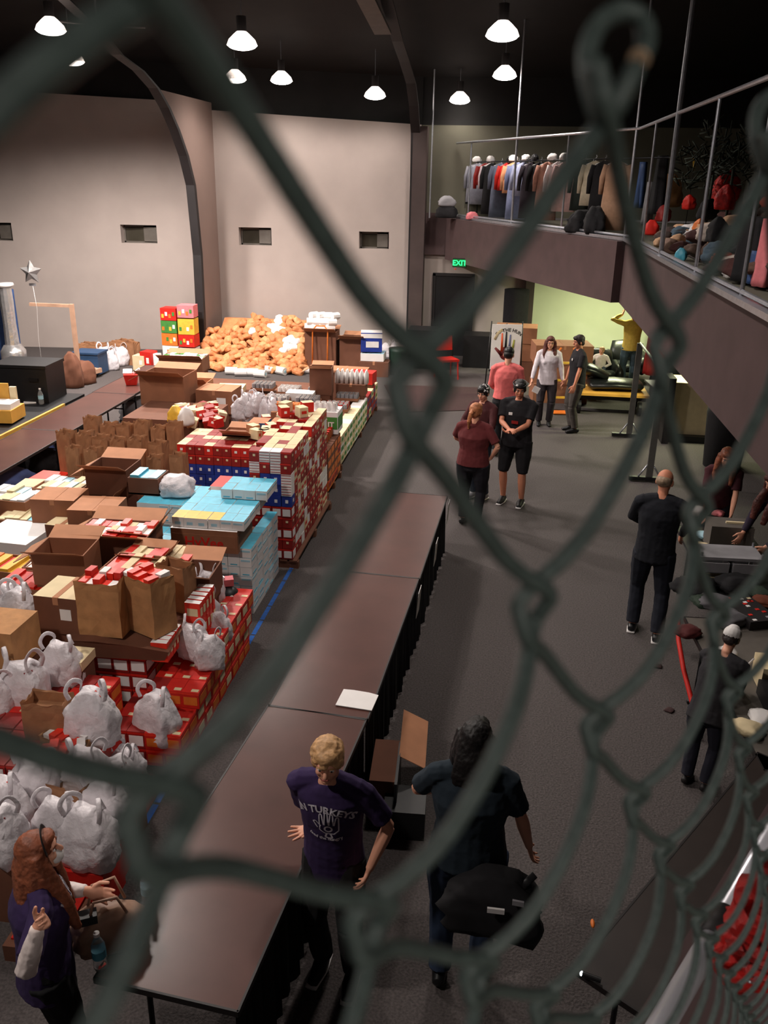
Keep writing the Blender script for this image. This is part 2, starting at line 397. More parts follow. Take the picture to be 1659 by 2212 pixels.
LP = [(110, 66, 6.6, 'partly hidden hanging lamp at the far left, blue flare on its rim'), (154, 133, 6.4, 'hanging lamp left of the first arch, nearest the left wall bay'),
      (523, 98, 6.4, 'large bright hanging lamp on a chain above the middle bay'), (508, 172, 6.4, 'small amber-rimmed lamp partly behind the fence wire'),
      (608, 175, 6.4, 'hanging lamp right of the amber-rimmed lamp'), (810, 208, 6.15, 'hanging lamp left of the second roof arch'),
      (993, 218, 6.15, 'smallest and farthest lamp, above the clothes rail'), (1085, 78, 6.4, 'biggest and brightest hanging lamp, right of the second arch'), (1090, 165, 6.4, 'hanging lamp directly below the brightest one')]
for px, py, z, lb in LP:
    p = at(px, py, z=z); make_lamp(p, lb, .25, LPW[px])
for p, l, pw in (((-4.6, 8.5, 6.6), 'hanging lamp over the red and blue block, above the view', 1), ((-.4, 7.6, 6.6), 'hanging lamp over the aisle tables, above the view', .6), ((-9.5, 9.5, 6.6), 'hanging lamp over the black riser, left of the view', 1), ((-4.4, 2.0, 6.6), 'hanging lamp over the near heap of bags, above the view', 1), ((1.6, -3.0, 6.3), 'unseen lamp added behind the camera to light the fence wires', .6)):  # lamps out of view; the one behind the camera is added for the fence wires
    make_lamp(V(p), l, .25, pw)
# fluorescent fittings under the balcony
for nm, p, pw, sz in (('far', (2.6, 20.9, 2.45), 150, 1.4), ('side', (3.4, 16.2, 2.45), 80, 1.3)):
    t = thing('strip_light', 'fluorescent strip fitting under the balcony, %s end' % nm, 'light', p)
    MB().box((0, 0, .02), (sz, .18, .05), M['white']).obj('housing', t)
    MB().box((0, 0, -.015), (sz-.08, .12, .02), mat('tube_glow', (220, 255, 170), .5, emit=6, noise=0)).obj('diffuser', t)
    L = bpy.data.lights.new('strip_light_source', 'AREA'); L.shape = 'RECTANGLE'; L.size = sz; L.size_y = .15; L.energy = pw; L.color = (.97, 1.0, .62)
    lo = bpy.data.objects.new('strip_light_source', L); COL.objects.link(lo); lo.parent = t; lo.location = (0, 0, -.04)
# ceiling fan
fan = thing('ceiling_fan', 'pale ceiling fan with long blades above the first arch', 'fan', at(210, 55, z=7.0))
MB().cyl((0, 0, -.1), (0, 0, .08), .11, M['grey'], 16).obj('motor', fan)
MB().cyl((0, 0, .05), (0, 0, 1.5), .02, M['grey'], 8).obj('downrod', fan)
for a in (-20, 20, 140, 220, 290):
    R = Matrix.Rotation(math.radians(a), 3, 'Z'); MB().box(R @ V((.5, 0, 0)), (.75, .12, .015), M['grey'], rot=R).obj('blade', fan)
# ================================================================ FURNITURE
def table(name, label, c, yaw, L=2.44, W=.76, z=.74, top=None, group=None, shadow_skirt=False):
    t = thing(name, label, 'table', (c[0], c[1], 0), yaw, group); m = top or M['table']
    MB().box((0, 0, z-.015), (W-.012, L-.012, .03), m).obj('tabletop', t)
    MB().box((0, L/2-.003, z-.016), (W, .012, .036), M['tedge']).box((0, -L/2+.003, z-.016), (W, .012, .036), M['tedge']).box((W/2-.003, 0, z-.016), (.012, L, .036), M['tedge']).box((-W/2+.003, 0, z-.016), (.012, L, .036), M['tedge']).obj('edge_trim', t)
    for s in (-1, 1):
        y = s*(L/2-.28); mb = MB()
        for x in (-W/2+.12, W/2-.12):
            mb.tube([(x, y, z-.03), (x, y, .03)], .016, M['tmetal'])
        mb.tube([(-W/2+.06, y, .02), (W/2-.06, y, .02)], .018, M['tmetal']); mb.tube([(-W/2+.12, y, z-.2), (W/2-.12, y, z-.2)], .013, M['tmetal'])
        mb.tube([(0, y, z-.2), (0, y-s*.45, z-.03)], .011, M['tmetal']); mb.obj('leg', t)
    if shadow_skirt:  # black side cloth, put in to give the dark shadow band along the table
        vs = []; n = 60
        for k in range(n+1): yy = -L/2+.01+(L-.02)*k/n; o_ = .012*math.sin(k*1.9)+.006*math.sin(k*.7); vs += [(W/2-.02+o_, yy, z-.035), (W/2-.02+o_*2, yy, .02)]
        MB().add(vs, [(2*k, 2*k+2, 2*k+3, 2*k+1) for k in range(n)], M['blkcloth']).obj('shadow_skirt', t)
    return t
# the three long tables end to end along the aisle
TB = [((-1.291, 4.086), -.094), ((-1.103, 6.514), -.0536), ((-.979, 8.93), -.0425)]
lab = ['nearest brown table, the one the boy leans on', 'middle brown table with a white sheet at its near corner', 'farthest of the three brown tables in the aisle, nearest the group of people']
for (c, a), l in zip(TB, lab): table('folding_table', l, c, a, group='long brown tables end to end in the aisle', shadow_skirt=True)
# paper signs hung from the table edge
for i, (px, py) in enumerate(((962, 1100), (935, 1185), (897, 1292))):
    p = at(px, py, z=.62); l = ['farthest', 'middle', 'nearest'][i]
    tag(MB().box((0, 0, 0), (.004, .2, .27), M['white']).obj('paper_sign', None, (p.x+.035, p.y, .585), (0, .06, -.04)), 'white paper sign taped to the table edge, %s of three' % l, 'sign', 'signs on the aisle tables')
p = at(772, 1510, z=.755)
tag(MB().prism([(-.14, -.11), (.14, -.11), (.14, .1), (.06, .115), (-.06, .118), (-.14, .11)], 0, .006, M['white'], 'z').obj('paper_sheet', None, (p.x, p.y, .745), -.1), 'blank bright white sheet at the corner of the middle table', 'paper')
# table against which the box is pushed
p = V((-.8, 5.62, 0))
t = thing('carton', 'open dark carton with one tan flap beside the white sheet', 'box', (-.66, 5.35, 0), .05)
MB().box((0, 0, .17), (.2, .5, .34), M['kraft3']).box((.1, -.1, .2), (.02, .5, .4), M['blk']).obj('body', t)
MB().add([(.1, -.02, .4), (.3, -.02, .3), (.3, .5, .36), (.1, .5, .46)], [(0, 1, 2, 3)], M['kraft2']).add([(.1, -.02, .395), (.1, .5, .455), (.3, .5, .355), (.3, -.02, .295)], [(0, 1, 2, 3)], M['kraft2']).obj('flap', t)
MB().box((.17, -.3, .12), (.3, .3, .24), M['blk']).obj('insert', t)
# left row of long tables
for i, (y, x) in enumerate(((8.2, -6.78), (10.7, -6.8), (13.15, -6.82), (15.6, -6.84))):
    table('folding_table', ['nearest', 'second', 'third', 'farthest'][i] + ' of the long tables along the far left side of the goods', (x, y), .0, W=.8, group='long tables at the left')
# stage riser with plank edge
t = thing('stage_riser', 'black-topped riser with a yellow pine plank along its front', 'platform', (0, 0, 0))
MB().box((-8.95, 9.9, .36), (3.2, 8.8, .72), M['blk']).obj('deck', t)
MB().box((-7.33, 9.5, .62), (.04, 8.0, .24), M['yellowwood']).obj('plank', t)
z = .73
def boxthing(name, label, cat, c, d, m, rz=0, group=None, top=None): return tag(MB().box((0, 0, d[2]/2), d, m, top=top).obj(name, None, c, rz), label, cat, group)
t = thing('equipment_case', 'big black case standing on the riser at the left', 'case', (-8.1, 13.85, .72), .05)
MB().box((0, 0, .3), (.95, .7, .6), M['blk']).obj('body', t); MB().box((0, 0, .62), (.98, .73, .05), M['blk']).obj('lid', t)
MB().box((.25, -.36, .4), (.16, .02, .05), M['tmetal']).obj('handle', t)
def bottle(label, p, capc=None, lab=None, tilt=(0, 0, 0), s=1):
    t = thing('water_bottle', label, 'bottle', p, tilt, 'clear water bottles')
    prof = [(0, .0), (.03, .004), (.033, .02), (.031, .07), (.033, .11), (.032, .145), (.02, .175), (.0125, .19), (.0125, .2)]
    MB().loft([(0, 0, h*s) for r, h in prof], [max(r*s, .001) for r, h in prof], M['clear'], seg=16).obj('body', t)
    MB().cyl((0, 0, .2*s), (0, 0, .218*s), .0145*s, M['white'], 12).obj('cap', t)
    MB().cyl((0, 0, .075*s), (0, 0, .12*s), .0335*s, lab or M['lcyan'], 16).obj('bottle_label', t)
    return t
bottle('clear water bottle standing on the black riser', at(90, 874, z=.722), s=1.3)
tag(MB().box((0, 0, .02), (.2, .12, .03), M['white']).obj('napkin', None, at(65, 872, z=.705), .5), 'folded white napkin on the black riser', 'napkin')
t = thing('open_carton', 'open tan box with white packets on the riser at the left edge', 'box', at(8, 905, z=.75), .1)
MB().box((0, 0, .1), (.5, .5, .2), M['yellowwood']).obj('body', t); MB().box((.05, -.02, .24), (.36, .34, .1), M['white']).obj('packets', t)
MB().box((-.1, .2, .38), (.3, .03, .3), M['yellowwood']).box((.12, .2, .3), (.1, .05, .36), M['cream']).obj('flap', t)

# ---------------------------------------------------------------- far left along the wall
def cart(name, label, cat, c, parts, rz=0, group=None):
    t = thing(name, label, cat, c, rz, group)
    for nm, mb in parts: mb.obj(nm, t)
    return t
p = at(30, 765, Y=19.5); x, y = p.x, p.y
cart('wrapped_column', 'tall white foil-wrapped column with wide cap and base at the left wall', 'column', (x, y, 0), [
 ('shaft', MB().loft([(0, 0, .5), (0, 0, 1.0), (0, 0, 1.5), (0, 0, 1.85)], [.17, .15, .16, .15], M['foil'], seg=12, smooth=False)),
 ('base', MB().loft([(0, 0, 0), (0, 0, .35), (0, 0, .5)], [.3, .3, .2], M['foil'], seg=12)),
 ('cap', MB().loft([(0, 0, 1.85), (0, 0, 1.9), (0, 0, 1.95)], [.15, .22, .2], M['white'], seg=12))])
def drape(name, label, cat, c, w, h, d, m, amp=.04, n=24, rz=0, group=None, taper=1):
    mb = MB(); vs = []; fs = []; rows = 8; ph = random.random()*6
    for j in range(rows+1):
        f = j/rows; sc = 1+(taper-1)*f
        for k in range(n):
            a = 2*PI*k/n; r = 1+amp*math.sin(a*5+ph)*(1.5-f) + amp*.6*math.sin(a*9+ph*2+f*3)
            vs.append((w/2*r*sc*math.cos(a), d/2*r*sc*math.sin(a), h*f))
    for j in range(rows):
        for k in range(n): a = j*n+k; b = j*n+(k+1) % n; fs.append((a, b, b+n, a+n))
    fs.append(tuple(range(n))[::-1]); fs.append(tuple(rows*n+k for k in range(n)))
    mb.add(vs, fs, m, True); return tag(mb.obj(name, None, c, rz), label, cat, group)
p = at(2, 765, Y=19.6); drape('draped_cloth', 'tall blue-grey cloth drape behind the wrapped column', 'cloth', (p.x, p.y+.3, 0), .7, 1.75, .3, M['navy'], rz=.1)
def smooth_path(pts, it=2):
    for _ in range(it):
        q = [pts[0]]
        for a, b in zip(pts, pts[1:]): q += [a.lerp(b, .25), a.lerp(b, .75)]
        q.append(pts[-1]); pts = q
    return pts
# plastic carrier bag, paper bag, sack: variants shared between copies
def bagmesh(seed, m, w=.3, d=.2, h=.34, handles=True, fill=None):
    rnd = random.Random(seed); mb = MB(); n = 30; vs = []; fs = []
    ph = [rnd.random()*6 for _ in range(4)]
    prof = [(.0, .78), (.03, .96), (.14, 1.03), (.26, 1.05), (.38, 1.04), (.5, 1.02), (.6, .98), (.68, .93), (.76, .84), (.84, .72), (.9, .6), (.96, .5), (1, .4)]
    so = V((seed*3.7, seed*1.3, 0))
    for j, (hz, r) in enumerate(prof):
        for k in range(n):
            a = 2*PI*k/n
            q_ = V((math.cos(a), math.sin(a), hz*2.2)); c = 1+.07*math.sin(3*a+ph[0]+hz*3)+.24*(abs(noise.noise(q_*1.6+so))-.25)+.2*(abs(noise.noise(q_*4.2+so))-.2)+.02*rnd.uniform(-1, 1)
            sq = 1/max(abs(math.cos(a)), abs(math.sin(a)))**.75
            vs.append((w/2*r*c*sq*math.cos(a), d/2*r*c*sq*math.sin(a), h*(hz+.04*math.sin(2*a+ph[2])*(hz > .5))))
    for j in range(len(prof)-1):
        for k in range(n): a = j*n+k; b = j*n+(k+1) % n; fs.append((a, b, b+n, a+n))
    fs.append(tuple(range(n))[::-1]); fs.append(tuple((len(prof)-1)*n+k for k in range(n)))
    return mb.add(vs, fs, m, True)
def plastic_bag_proto(seed, label):
    rnd = random.Random(seed); t = thing('plastic_bag', label, 'bag')
    me = bagmesh(seed, M['plastic'], w=.27, d=.19, h=.34).obj('bag_body', t)
    for s in (-1, 1):
        pts = [(s*.1, -.04, .3), (s*.12, -.05, .36), (s*.09, -.01, .41+.03*rnd.random()), (s*.05, .04, .375), (s*.07, .05, .31)]
        hp_ = smooth_path([V(q) for q in pts], 2); MB().loft(hp_, [(.013, .004)]*len(hp_), M['plastic'], seg=8).obj('handle', t)
    MB().box((.02, .0, .28), (.09, .05, .06), M['red2' if seed % 2 else 'cream'], rot=Matrix.Rotation(rnd.random(), 3, 'X') @ Matrix.Rotation(rnd.random()*3, 3, 'Z')).box((-.04, .02, .275), (.06, .05, .06), M['dred'], rz=rnd.random()*3).obj('contents', t)
    return t
def paper_bag_proto(seed, label, m, w=.3, d=.18, h=.43, contents=None, inner=None):
    rnd = random.Random(seed); t = thing('paper_bag', label, 'bag'); mb = MB(); vs = []; fs = []
    n = 24
    zs = [0, .12, .3, .5, .7, .86, .95, 1]
    def ring(zf, inset, noise):
        out = []
        for k in range(n):
            u = k/n*4; side = int(u); f = u-side
            x, y = [(-1+2*f, -1), (1, -1+2*f), (1-2*f, 1), (-1, 1-2*f)][side]
            g = .12*abs(math.sin(f*PI)) if side in (1, 3) else 0
            x *= (1-g*zf); nx = rnd.uniform(-1, 1)*noise; ny = rnd.uniform(-1, 1)*noise
            out.append((x*(w/2-inset)+nx, y*(d/2-inset)+ny, h*zf + (rnd.uniform(-.012, .012) if zf == 1 else 0)))
        return out
    for zf in zs: vs += ring(zf, 0, .004 if zf else 0)
    for zf in (.97, .8): vs += ring(zf, .008, .003)
    R = len(zs)+2
    for j in range(R-1):
        for k in range(n): a = j*n+k; b = j*n+(k+1) % n; fs.append((a, b, b+n, a+n))
    fs.append(tuple(range(n))[::-1]); fs.append(tuple((R-1)*n+k for k in range(n)))
    mb.add(vs, fs, m); mb.obj('bag_body', t)
    if contents:
        mb = MB(); nx = 5
        for i in range(nx):
            for j in range(2):
                mm = contents[rnd.randrange(len(contents))]
                mb.box((-w/2+.035+(w-.06)*(i+.5)/nx, -d/4+j*d/2, h*.88+rnd.uniform(-.01, .05)), ((w-.07)/nx, d*.42, h*.2), mm, rz=rnd.uniform(-.08, .08))
        mb.obj('packets', t)
    return t
PARK = []
def protoset(fn, n, *a, **k):
    out = [fn(i+1, '', *a, **k) for i in range(n)]
    PARK.extend(out); return out
PB = protoset(plastic_bag_proto, 4)
KB = protoset(paper_bag_proto, 3, M['bag'])
KR = [paper_bag_proto(9+i, '', M['bag2'], .34, .22, .44, [M['red2'], M['red'], M['white'], M['red2']]) for i in range(2)]
PARK.extend(KR)
SM = []
for i in range(8):
    rnd = random.Random(40+i); mb = MB(); m = [M['sack'], M['sack'], M['sack2']][i % 3] if i < 6 else M['white']
    me = bagmesh(60+i, m, w=.36, d=.26, h=.2).mesh('sack'); SM.append(me)
def sack(p, rot, label, group, i, s=1, name='bread_sack'):
    o = link(name, SM[i], None, p, rot); o.scale = (s, s, s); return tag(o, label, 'sack' if i < 6 else 'bag', group)
# the big heap of tan sacks against the back wall
rnd = random.Random(3)
cells = []
for k in range(2400):
    px = rnd.uniform(443, 655); py = rnd.uniform(672, 800)
    top = 690 + 22*abs((px-560)/95)**2.2 - 12*math.sin(px*.06) if px < 600 else 678+((px-600)/55)**3*40
    if py < top: continue
    f = (800-py)/130
    if any((px-a)**2+((py-b)*1.25)**2 < 11.0**2 for a, b in cells): continue
    cells.append((px, py)); 
cells.sort(key=lambda c: -c[1])
for px, py in cells[:290]:
    f = min(1, max(0, (800-py)/125)); p = at(px, py, Y=19.9+1.5*f)
    white = (535 < px < 548 and py > 705 and py < 730) or (580 < px < 606 and py < 715) or (612 < px < 645 and 728 < py < 760) or (py > 785 and rnd.random() < .0)
    sack(V((p.x, p.y, max(.02, p.z-.1))), (rnd.uniform(-1.1, .8), rnd.uniform(-.6, .6), rnd.random()*6.3), 'white wrapped bundle tucked among the tan sacks of the big heap' if white else 'tan paper sack in the big heap, %s, %s' % (('far left', 'left of the middle', 'middle', 'right of the middle', 'far right')[min(4, int((px-443)/43))], ('bottom course', 'lower half', 'upper half', 'crest')[min(3, int(f*4))]), 'white bundles in the heap' if white else 'tan sacks in the heap', rnd.choice((6, 7)) if white else rnd.randrange(6), rnd.uniform(.66, .85), 'wrapped_bundle' if white else 'bread_sack')
# solid core of the heap (more sacks behind, too deep to see)
mb = MB(); vs = []; n = 26
for j in range(7):
    for k in range(n): a = 2*PI*k/n; r = math.cos(j/6*PI/2*.8); vs.append((-6.05+1.35*r*math.cos(a)*(1+.05*math.sin(5*a)), 21.25+1.05*r*math.sin(a), 1.2*math.sin(j/6*PI/2)))
fs = [(j*n+k, j*n+(k+1) % n, (j+1)*n+(k+1) % n, (j+1)*n+k) for j in range(6) for k in range(n)] + [tuple(6*n+k for k in range(n))]
mb = MB().prism([(20.35, 0), (22.1, 0), (22.1, .95), (21.7, 1.0), (20.45, .12)], -7.1, -4.95, M['sack'], 'x')
tag(mb.obj('sack_heap_core'), 'shadowed middle of the sack heap, sacks packed too deep to count', 'sacks', kind='stuff')
# white paper-roll packs in front of the heap
for i, (px, py) in enumerate(((585, 797), (607, 800), (633, 795), (660, 797), (500, 800), (520, 803), (545, 803), (562, 806), (672, 790), (600, 786), (628, 783))):
    p = at(px, py, z=.1); p.z = 0; t = tag(MB().cyl((-.14, 0, .09), (.14, 0, .09), .09, M['white'], 12).cyl((-.15, 0, .09), (.15, 0, .09), .035, M['lcyan'], 8).obj('roll_pack', None, (p.x, p.y, max(0, p.z)), rnd.uniform(-.6, .6)), 'white wrapped roll lying in front of the sack heap', 'roll', 'white rolls before the heap')
# row of items to the right of the heap
def openbox(label, c, d, m, rz=0, flaps=2, inner=None, group=None, name='carton', inm=None):
    t = thing(name, label, 'box', c, rz, group); x, y, h = d[0]/2, d[1]/2, d[2]; th = .012
    mb = MB().box((0, 0, th), (d[0], d[1], .02), m)
    for s in (-1, 1): mb.box((s*(x-th/2), 0, h/2), (th, d[1], h), m).box((0, s*(y-th/2), h/2), (d[0]-2*th, th, h), m)
    mb.obj('body', t)
    fl = min(y, .22)
    for k in range(flaps):
        s = (-1, 1)[k % 2]; a = [.5, .3, -.5, .9][k % 4]
        if k < 2: vs = [(-x, s*y, h), (x, s*y, h), (x, s*(y+fl*math.cos(a)), h+fl*math.sin(a)), (-x, s*(y+fl*math.cos(a)), h+fl*math.sin(a))]
        else: vs = [(s*x, -y, h), (s*x, y, h), (s*(x+fl*math.cos(a)), y, h+fl*math.sin(a)), (s*(x+fl*math.cos(a)), -y, h+fl*math.sin(a))]
        b = [(v[0], v[1], v[2]-.008) for v in vs]
        MB().add(vs+b, [(0, 1, 2, 3), (4, 7, 6, 5), (0, 4, 5, 1), (1, 5, 6, 2), (2, 6, 7, 3), (3, 7, 4, 0)], M['kraft2']).obj('flap', t)
    if inner:
        mb = MB(); r = random.Random(int(c[0]*97+c[1]*13)); w, dd, hh = inner; nx = max(1, int((d[0]-.04)/w)); ny = max(1, int((d[1]-.04)/dd))
        for i in range(nx):
            for j in range(ny):
                mb.box((-x+.02+(i+.5)*(d[0]-.04)/nx, -y+.02+(j+.5)*(d[1]-.04)/ny, h-hh/2+r.uniform(-.02, .03)), ((d[0]-.05)/nx, (d[1]-.05)/ny, hh), r.choice(inm))
        mb.obj('packets', t)
    return t
def closedbox(label, c, d, m, rz=0, group=None, name='carton', lid=True, sticker=None, topm=None):
    t = thing(name, label, 'box', c, rz, group); x, y, h = d
    MB().box((0, 0, h/2), d, m, top=topm or m).obj('body', t)
    if lid: MB().box((0, 0, h+.001), (.05, y+.002, .004), M['kraft2']).box((0, -y/2-.002, h*.9), (.05, .003, h*.2), M['kraft2']).obj('packing_tape', t)
    if sticker: MB().box((x*.2, -y/2-.002, h*.55), (x*.25, .003, h*.3), sticker).obj('sticker', t)
    return t
g = at(697, 800, Y=20.4)
openbox('tall open carton of white rolls right of the sack heap', (g.x, g.y, 0), (.75, .5, 1.0), M['kraft3'], flaps=2)
for i in range(12):
    tag(MB().cyl((-.1, 0, 0), (.1, 0, 0), .085, M['white'], 10).obj('roll_pack', None, (g.x-.3+.17*(i % 4)+.05*(i//4), g.y-.1+.1*(i//8), 1.08+.13*(i//4)), rnd.random()), 'white roll heaped on top of the tall open carton', 'roll', 'rolls on the tall carton')
openbox('tall carton with a slanted lid right of the roll carton', (g.x+.75, g.y+.1, 0), (.6, .55, .85), M['kraft3'], flaps=3)
closedbox('low brown carton left of the dark green bin', (g.x+1.3, g.y-.1, 0), (.7, .45, .35), M['kraft3'])
t = thing('printed_pack', 'white and blue printed pack on the brown carton near the dark green bin', 'pack', (g.x+1.2, g.y-.05, .55), .15)
MB().box((0, 0, .25), (.5, .4, .45), M['blue'], top=M['white']).obj('body', t); MB().box((.02, -.204, .2), (.3, .006, .14), M['white']).box((0, -.2, .4), (.5, .01, .1), M['white']).obj('print', t)
closedbox('flat green and white can tray under the printed pack', (g.x+1.25, g.y-.05, .36), (.55, .45, .18), M['white'], lid=False, topm=M['lcyan'])
drape('waste_bin', 'dark green bag-lined bin by the back wall', 'bin', (g.x+1.85, g.y+.15, 0), .48, .62, .45, mat('bottle_green', (24, 52, 40), .5), amp=.02, taper=1.08)
def put(protos, i, loc, rz, label, group=None, s=1, **k):
    o = copy_thing(protos[i % len(protos)], loc, rz, label, group); o.scale = (s, s, s); return o
for i, (px, py) in enumerate(((833, 772), (852, 770), (845, 760))):
    p = at(px, py, z=0); put(PB, i, (p.x, p.y, 0), i*1.3, 'white plastic bag on the floor right of the green bin', 'bags right of the green bin', 1.1)
# hand truck in front of the tall carton
t = thing('hand_truck', 'orange hand truck leaning on the tall roll carton', 'trolley', (g.x+.02, g.y-.42, 0), 0)
MB().tube([(-.18, 0, .1), (-.18, .08, 1.05), (-.1, .1, 1.15), (.1, .1, 1.15), (.18, .08, 1.05), (.18, 0, .1)], .018, M['orange']).obj('frame', t)
MB().box((0, -.08, .03), (.4, .2, .02), M['orange']).obj('toe_plate', t)
for s in (-1, 1): MB().cyl((s*.2, .06, .1), (s*.25, .06, .1), .1, M['blk'], 14).obj('wheel', t)
# toy-box stack by the first arch
toy = [('red', 'cartons printed red and yellow, top left', 0, 1.12), ('green', 'carton printed green, second from top left', 0, .82), ('orange', 'orange and red carton, third from top left', 0, .52), ('white', 'white carton at the foot of the left pile', 0, .22),
       ('pink', 'pink and white carton, top right', .42, 1.2), ('yellow', 'yellow carton, second in the right pile', .42, .8), ('red', 'red carton, third in the right pile', .42, .5), ('white', 'white and red carton at the foot of the right pile', .42, .18)]
p0 = at(352, 775, Y=20.0)
boxthing('plinth_carton', 'long plain carton under the coloured boxes by the first arch', 'box', (p0.x+.35, 20.3, 0), (.95, .5, .22), M['kraft'])
for m, l, dx, zz in toy:
    hh = .3 if m != 'yellow' else .38
    t = thing('printed_carton', l.replace('cartons', 'carton') + ' by the first arch', 'box', (p0.x+.16+dx, 20.3+.02*zz, zz), rnd.uniform(-.06, .06), 'coloured boxes by the first arch')
    MB().box((0, 0, hh/2-.005), (.4, .36, hh-.012), M[m]).obj('body', t)
    mb = MB()
    for k in range(4): mb.box((-.14+.09*k, -.183, hh*.35+.05*(k % 2)), (.06, .005, .09), M[['yellow', 'white', 'orange', 'green'][(k+len(l)) % 4]])
    mb.obj('print', t)
# clutter along the left part of the back wall
LW = [('box', 322, 775, (.3, .3, .45), 'red'), ('box', 338, 762, (.16, .16, .4), 'white'), ('box', 350, 770, (.3, .3, .3), 'white'), ('box', 372, 770, (.3, .25, .2), 'green'), ('box', 305, 778, (.3, .3, .35), 'cream')]
nm = ['red carton', 'slim white tub', 'small white carton', 'small green carton', 'pale yellow carton']
for (k, px, py, d, m), n2 in zip(LW, nm):
    p = at(px, py, Y=19.7); closedbox(n2 + ' in the row left of the coloured box stack', (p.x, p.y, 0), d, M[m], rz=rnd.uniform(-.3, .3), lid=False, sticker=M['white'])
for i in range(9):
    px = 182+i*13; p = at(px, 785-(i % 2)*4, Y=20.2+.25*(i % 2))
    put(KB, i, (p.x, p.y, 0), rnd.uniform(-.5, .5), 'brown paper bag in the row under the left wall bay', 'paper bags under the left wall bay', 1.3 if i > 5 else 1.05)
for i, (px, py) in enumerate(((228, 790), (262, 790), (245, 798))):
    p = at(px, py, z=0); put(PB, i+1, (p.x, p.y, 0), i, 'white plastic bag on the floor between blue bin and brown bags', 'white bags beside the blue bin', 1.35)
for i, (px, py, m) in enumerate(((50, 790, 'yellow'), (72, 785, 'white'), (98, 790, 'grey'), (118, 782, 'grey'), (84, 770, 'white'), (20, 780, 'yellow'))):
    p = at(px, py, Y=17.8); me = bagmesh(80+i, M[m], .6, .4, .5).obj('bundle', None, (p.x, p.y, 0), i); tag(me, ['yellow lumpy bag behind the black case', 'white lumpy bag right of the yellow one', 'grey lumpy bag left of the wooden rack', 'grey lumpy bag directly behind the wooden rack', 'white bag on the wall side of the grey bags', 'yellow bag at the left edge of the photo'][i], 'bag')
p = at(140, 800, Y=17.3)
for k in range(2): o = tag(bagmesh(90+k, M['kraft3'], .42, .34, .75 if k == 0 else .5).obj('burlap_bag', None, (p.x+.1*k, p.y+.3+.4*k, .0), k), ['large brown paper sack standing behind the wooden rack', 'smaller brown sack behind the large one'][k], 'bag')
# wooden frame on castors
t = thing('wooden_rack', 'low pine frame with one arm, standing on castors', 'rack', at(150, 822, z=0), 0)
q = lambda px, py, Y: at(px, py, Y=Y)-at(150, 822, z=0)
MB().box((.2, .1, .9), (.08, .09, 1.6), M['wood']).obj('upright', t)
MB().box((-.28, .1, 1.66), (1.0, .07, .07), M['wood']).obj('arm', t)
MB().box((.35, 0, .16), (.1, 1.1, .1), M['wood'], rz=-.3).box((-.5, .25, .16), (.09, .9, .1), M['wood']).obj('runner', t)
for yy in (-.35, .05, .42): MB().box((-.1, yy, .2), (1.1, .09, .05), M['wood']).obj('slat', t)
for a, b in ((.45, -.45), (-.5, -.3), (.3, .5), (-.5, .6)): MB().cyl((a-.02, b, .05), (a+.02, b, .05), .05, M['blk'], 12).obj('castor', t)
t = thing('storage_bin', 'dark blue plastic bin on wheels right of the wooden rack', 'bin', at(190, 812, z=0))
MB().box((0, .2, .28), (.62, .5, .46), M['bluebin']).obj('body', t); MB().box((0, .2, .53), (.66, .54, .04), M['bluebin']).obj('lid', t)
for s in (-1, 1): MB().cyl((s*.25-.02, 0, .05), (s*.25+.02, 0, .05), .05, M['blk'], 10).obj('wheel', t)
# red basket on the left table
t = thing('gift_basket', 'small bright red basket with tissue on the left tables', 'basket', at(285, 830, z=.745), .3)
MB().loft([(0, 0, 0), (0, 0, .2)], [.13, .18], M['red'], seg=4, smooth=False).obj('basket_body', t)
MB().box((-.06, 0, .24), (.16, .12, .03), M['white'], rot=Matrix.Rotation(.5, 3, 'X')).box((.1, 0, .25), (.14, .1, .03), M['white'], rot=Matrix.Rotation(-.6, 3, 'Y')).obj('tissue', t)
# star balloon
st = thing('star_balloon', 'silver star-shaped foil balloon floating at the left', 'balloon', at(67, 588, Y=16.5))
mb = MB(); vs = []; fs = []
for k in range(10):
    a = PI/2+k*PI/5; r = .24 if k % 2 == 0 else .125; vs.append((r*math.cos(a), 0, r*math.sin(a)))
vs += [(0, -.1, 0), (0, .1, 0)]
for k in range(10): fs += [(10, k, (k+1) % 10), (11, (k+1) % 10, k)]
mb.add(vs, fs, M['foil']); mb.obj('body', st); MB().box((0, 0, -.24), (.14, .01, .05), M['grey']).obj('tail', st)
MB().tube([(0, 0, -.22), (.03, 0, -.7), (-.02, 0, -1.3), (0, 0, -st.location.z+.005)], .003, M['white'], 5).obj('ribbon', st)
# clothing and blue bundles under the left tables
for i, (px, py, m, l) in enumerate(((120, 990, 'lblue', 'periwinkle cloth bundle under the left tables behind the paper bags'), (25, 1075, 'lblue', 'blue cloth bundle under the nearest left table'), (300, 905, 'grey', 'clear-wrapped bundle beneath the left table, by the table legs'), (70, 1020, 'blkcloth', 'black bundle beneath the left tables'))):
    p = at(px, py, z=0); tag(bagmesh(110+i, M[m], .8, .6, .42).obj('cloth_bundle', None, (p.x, p.y, 0), i), l, 'bundle')

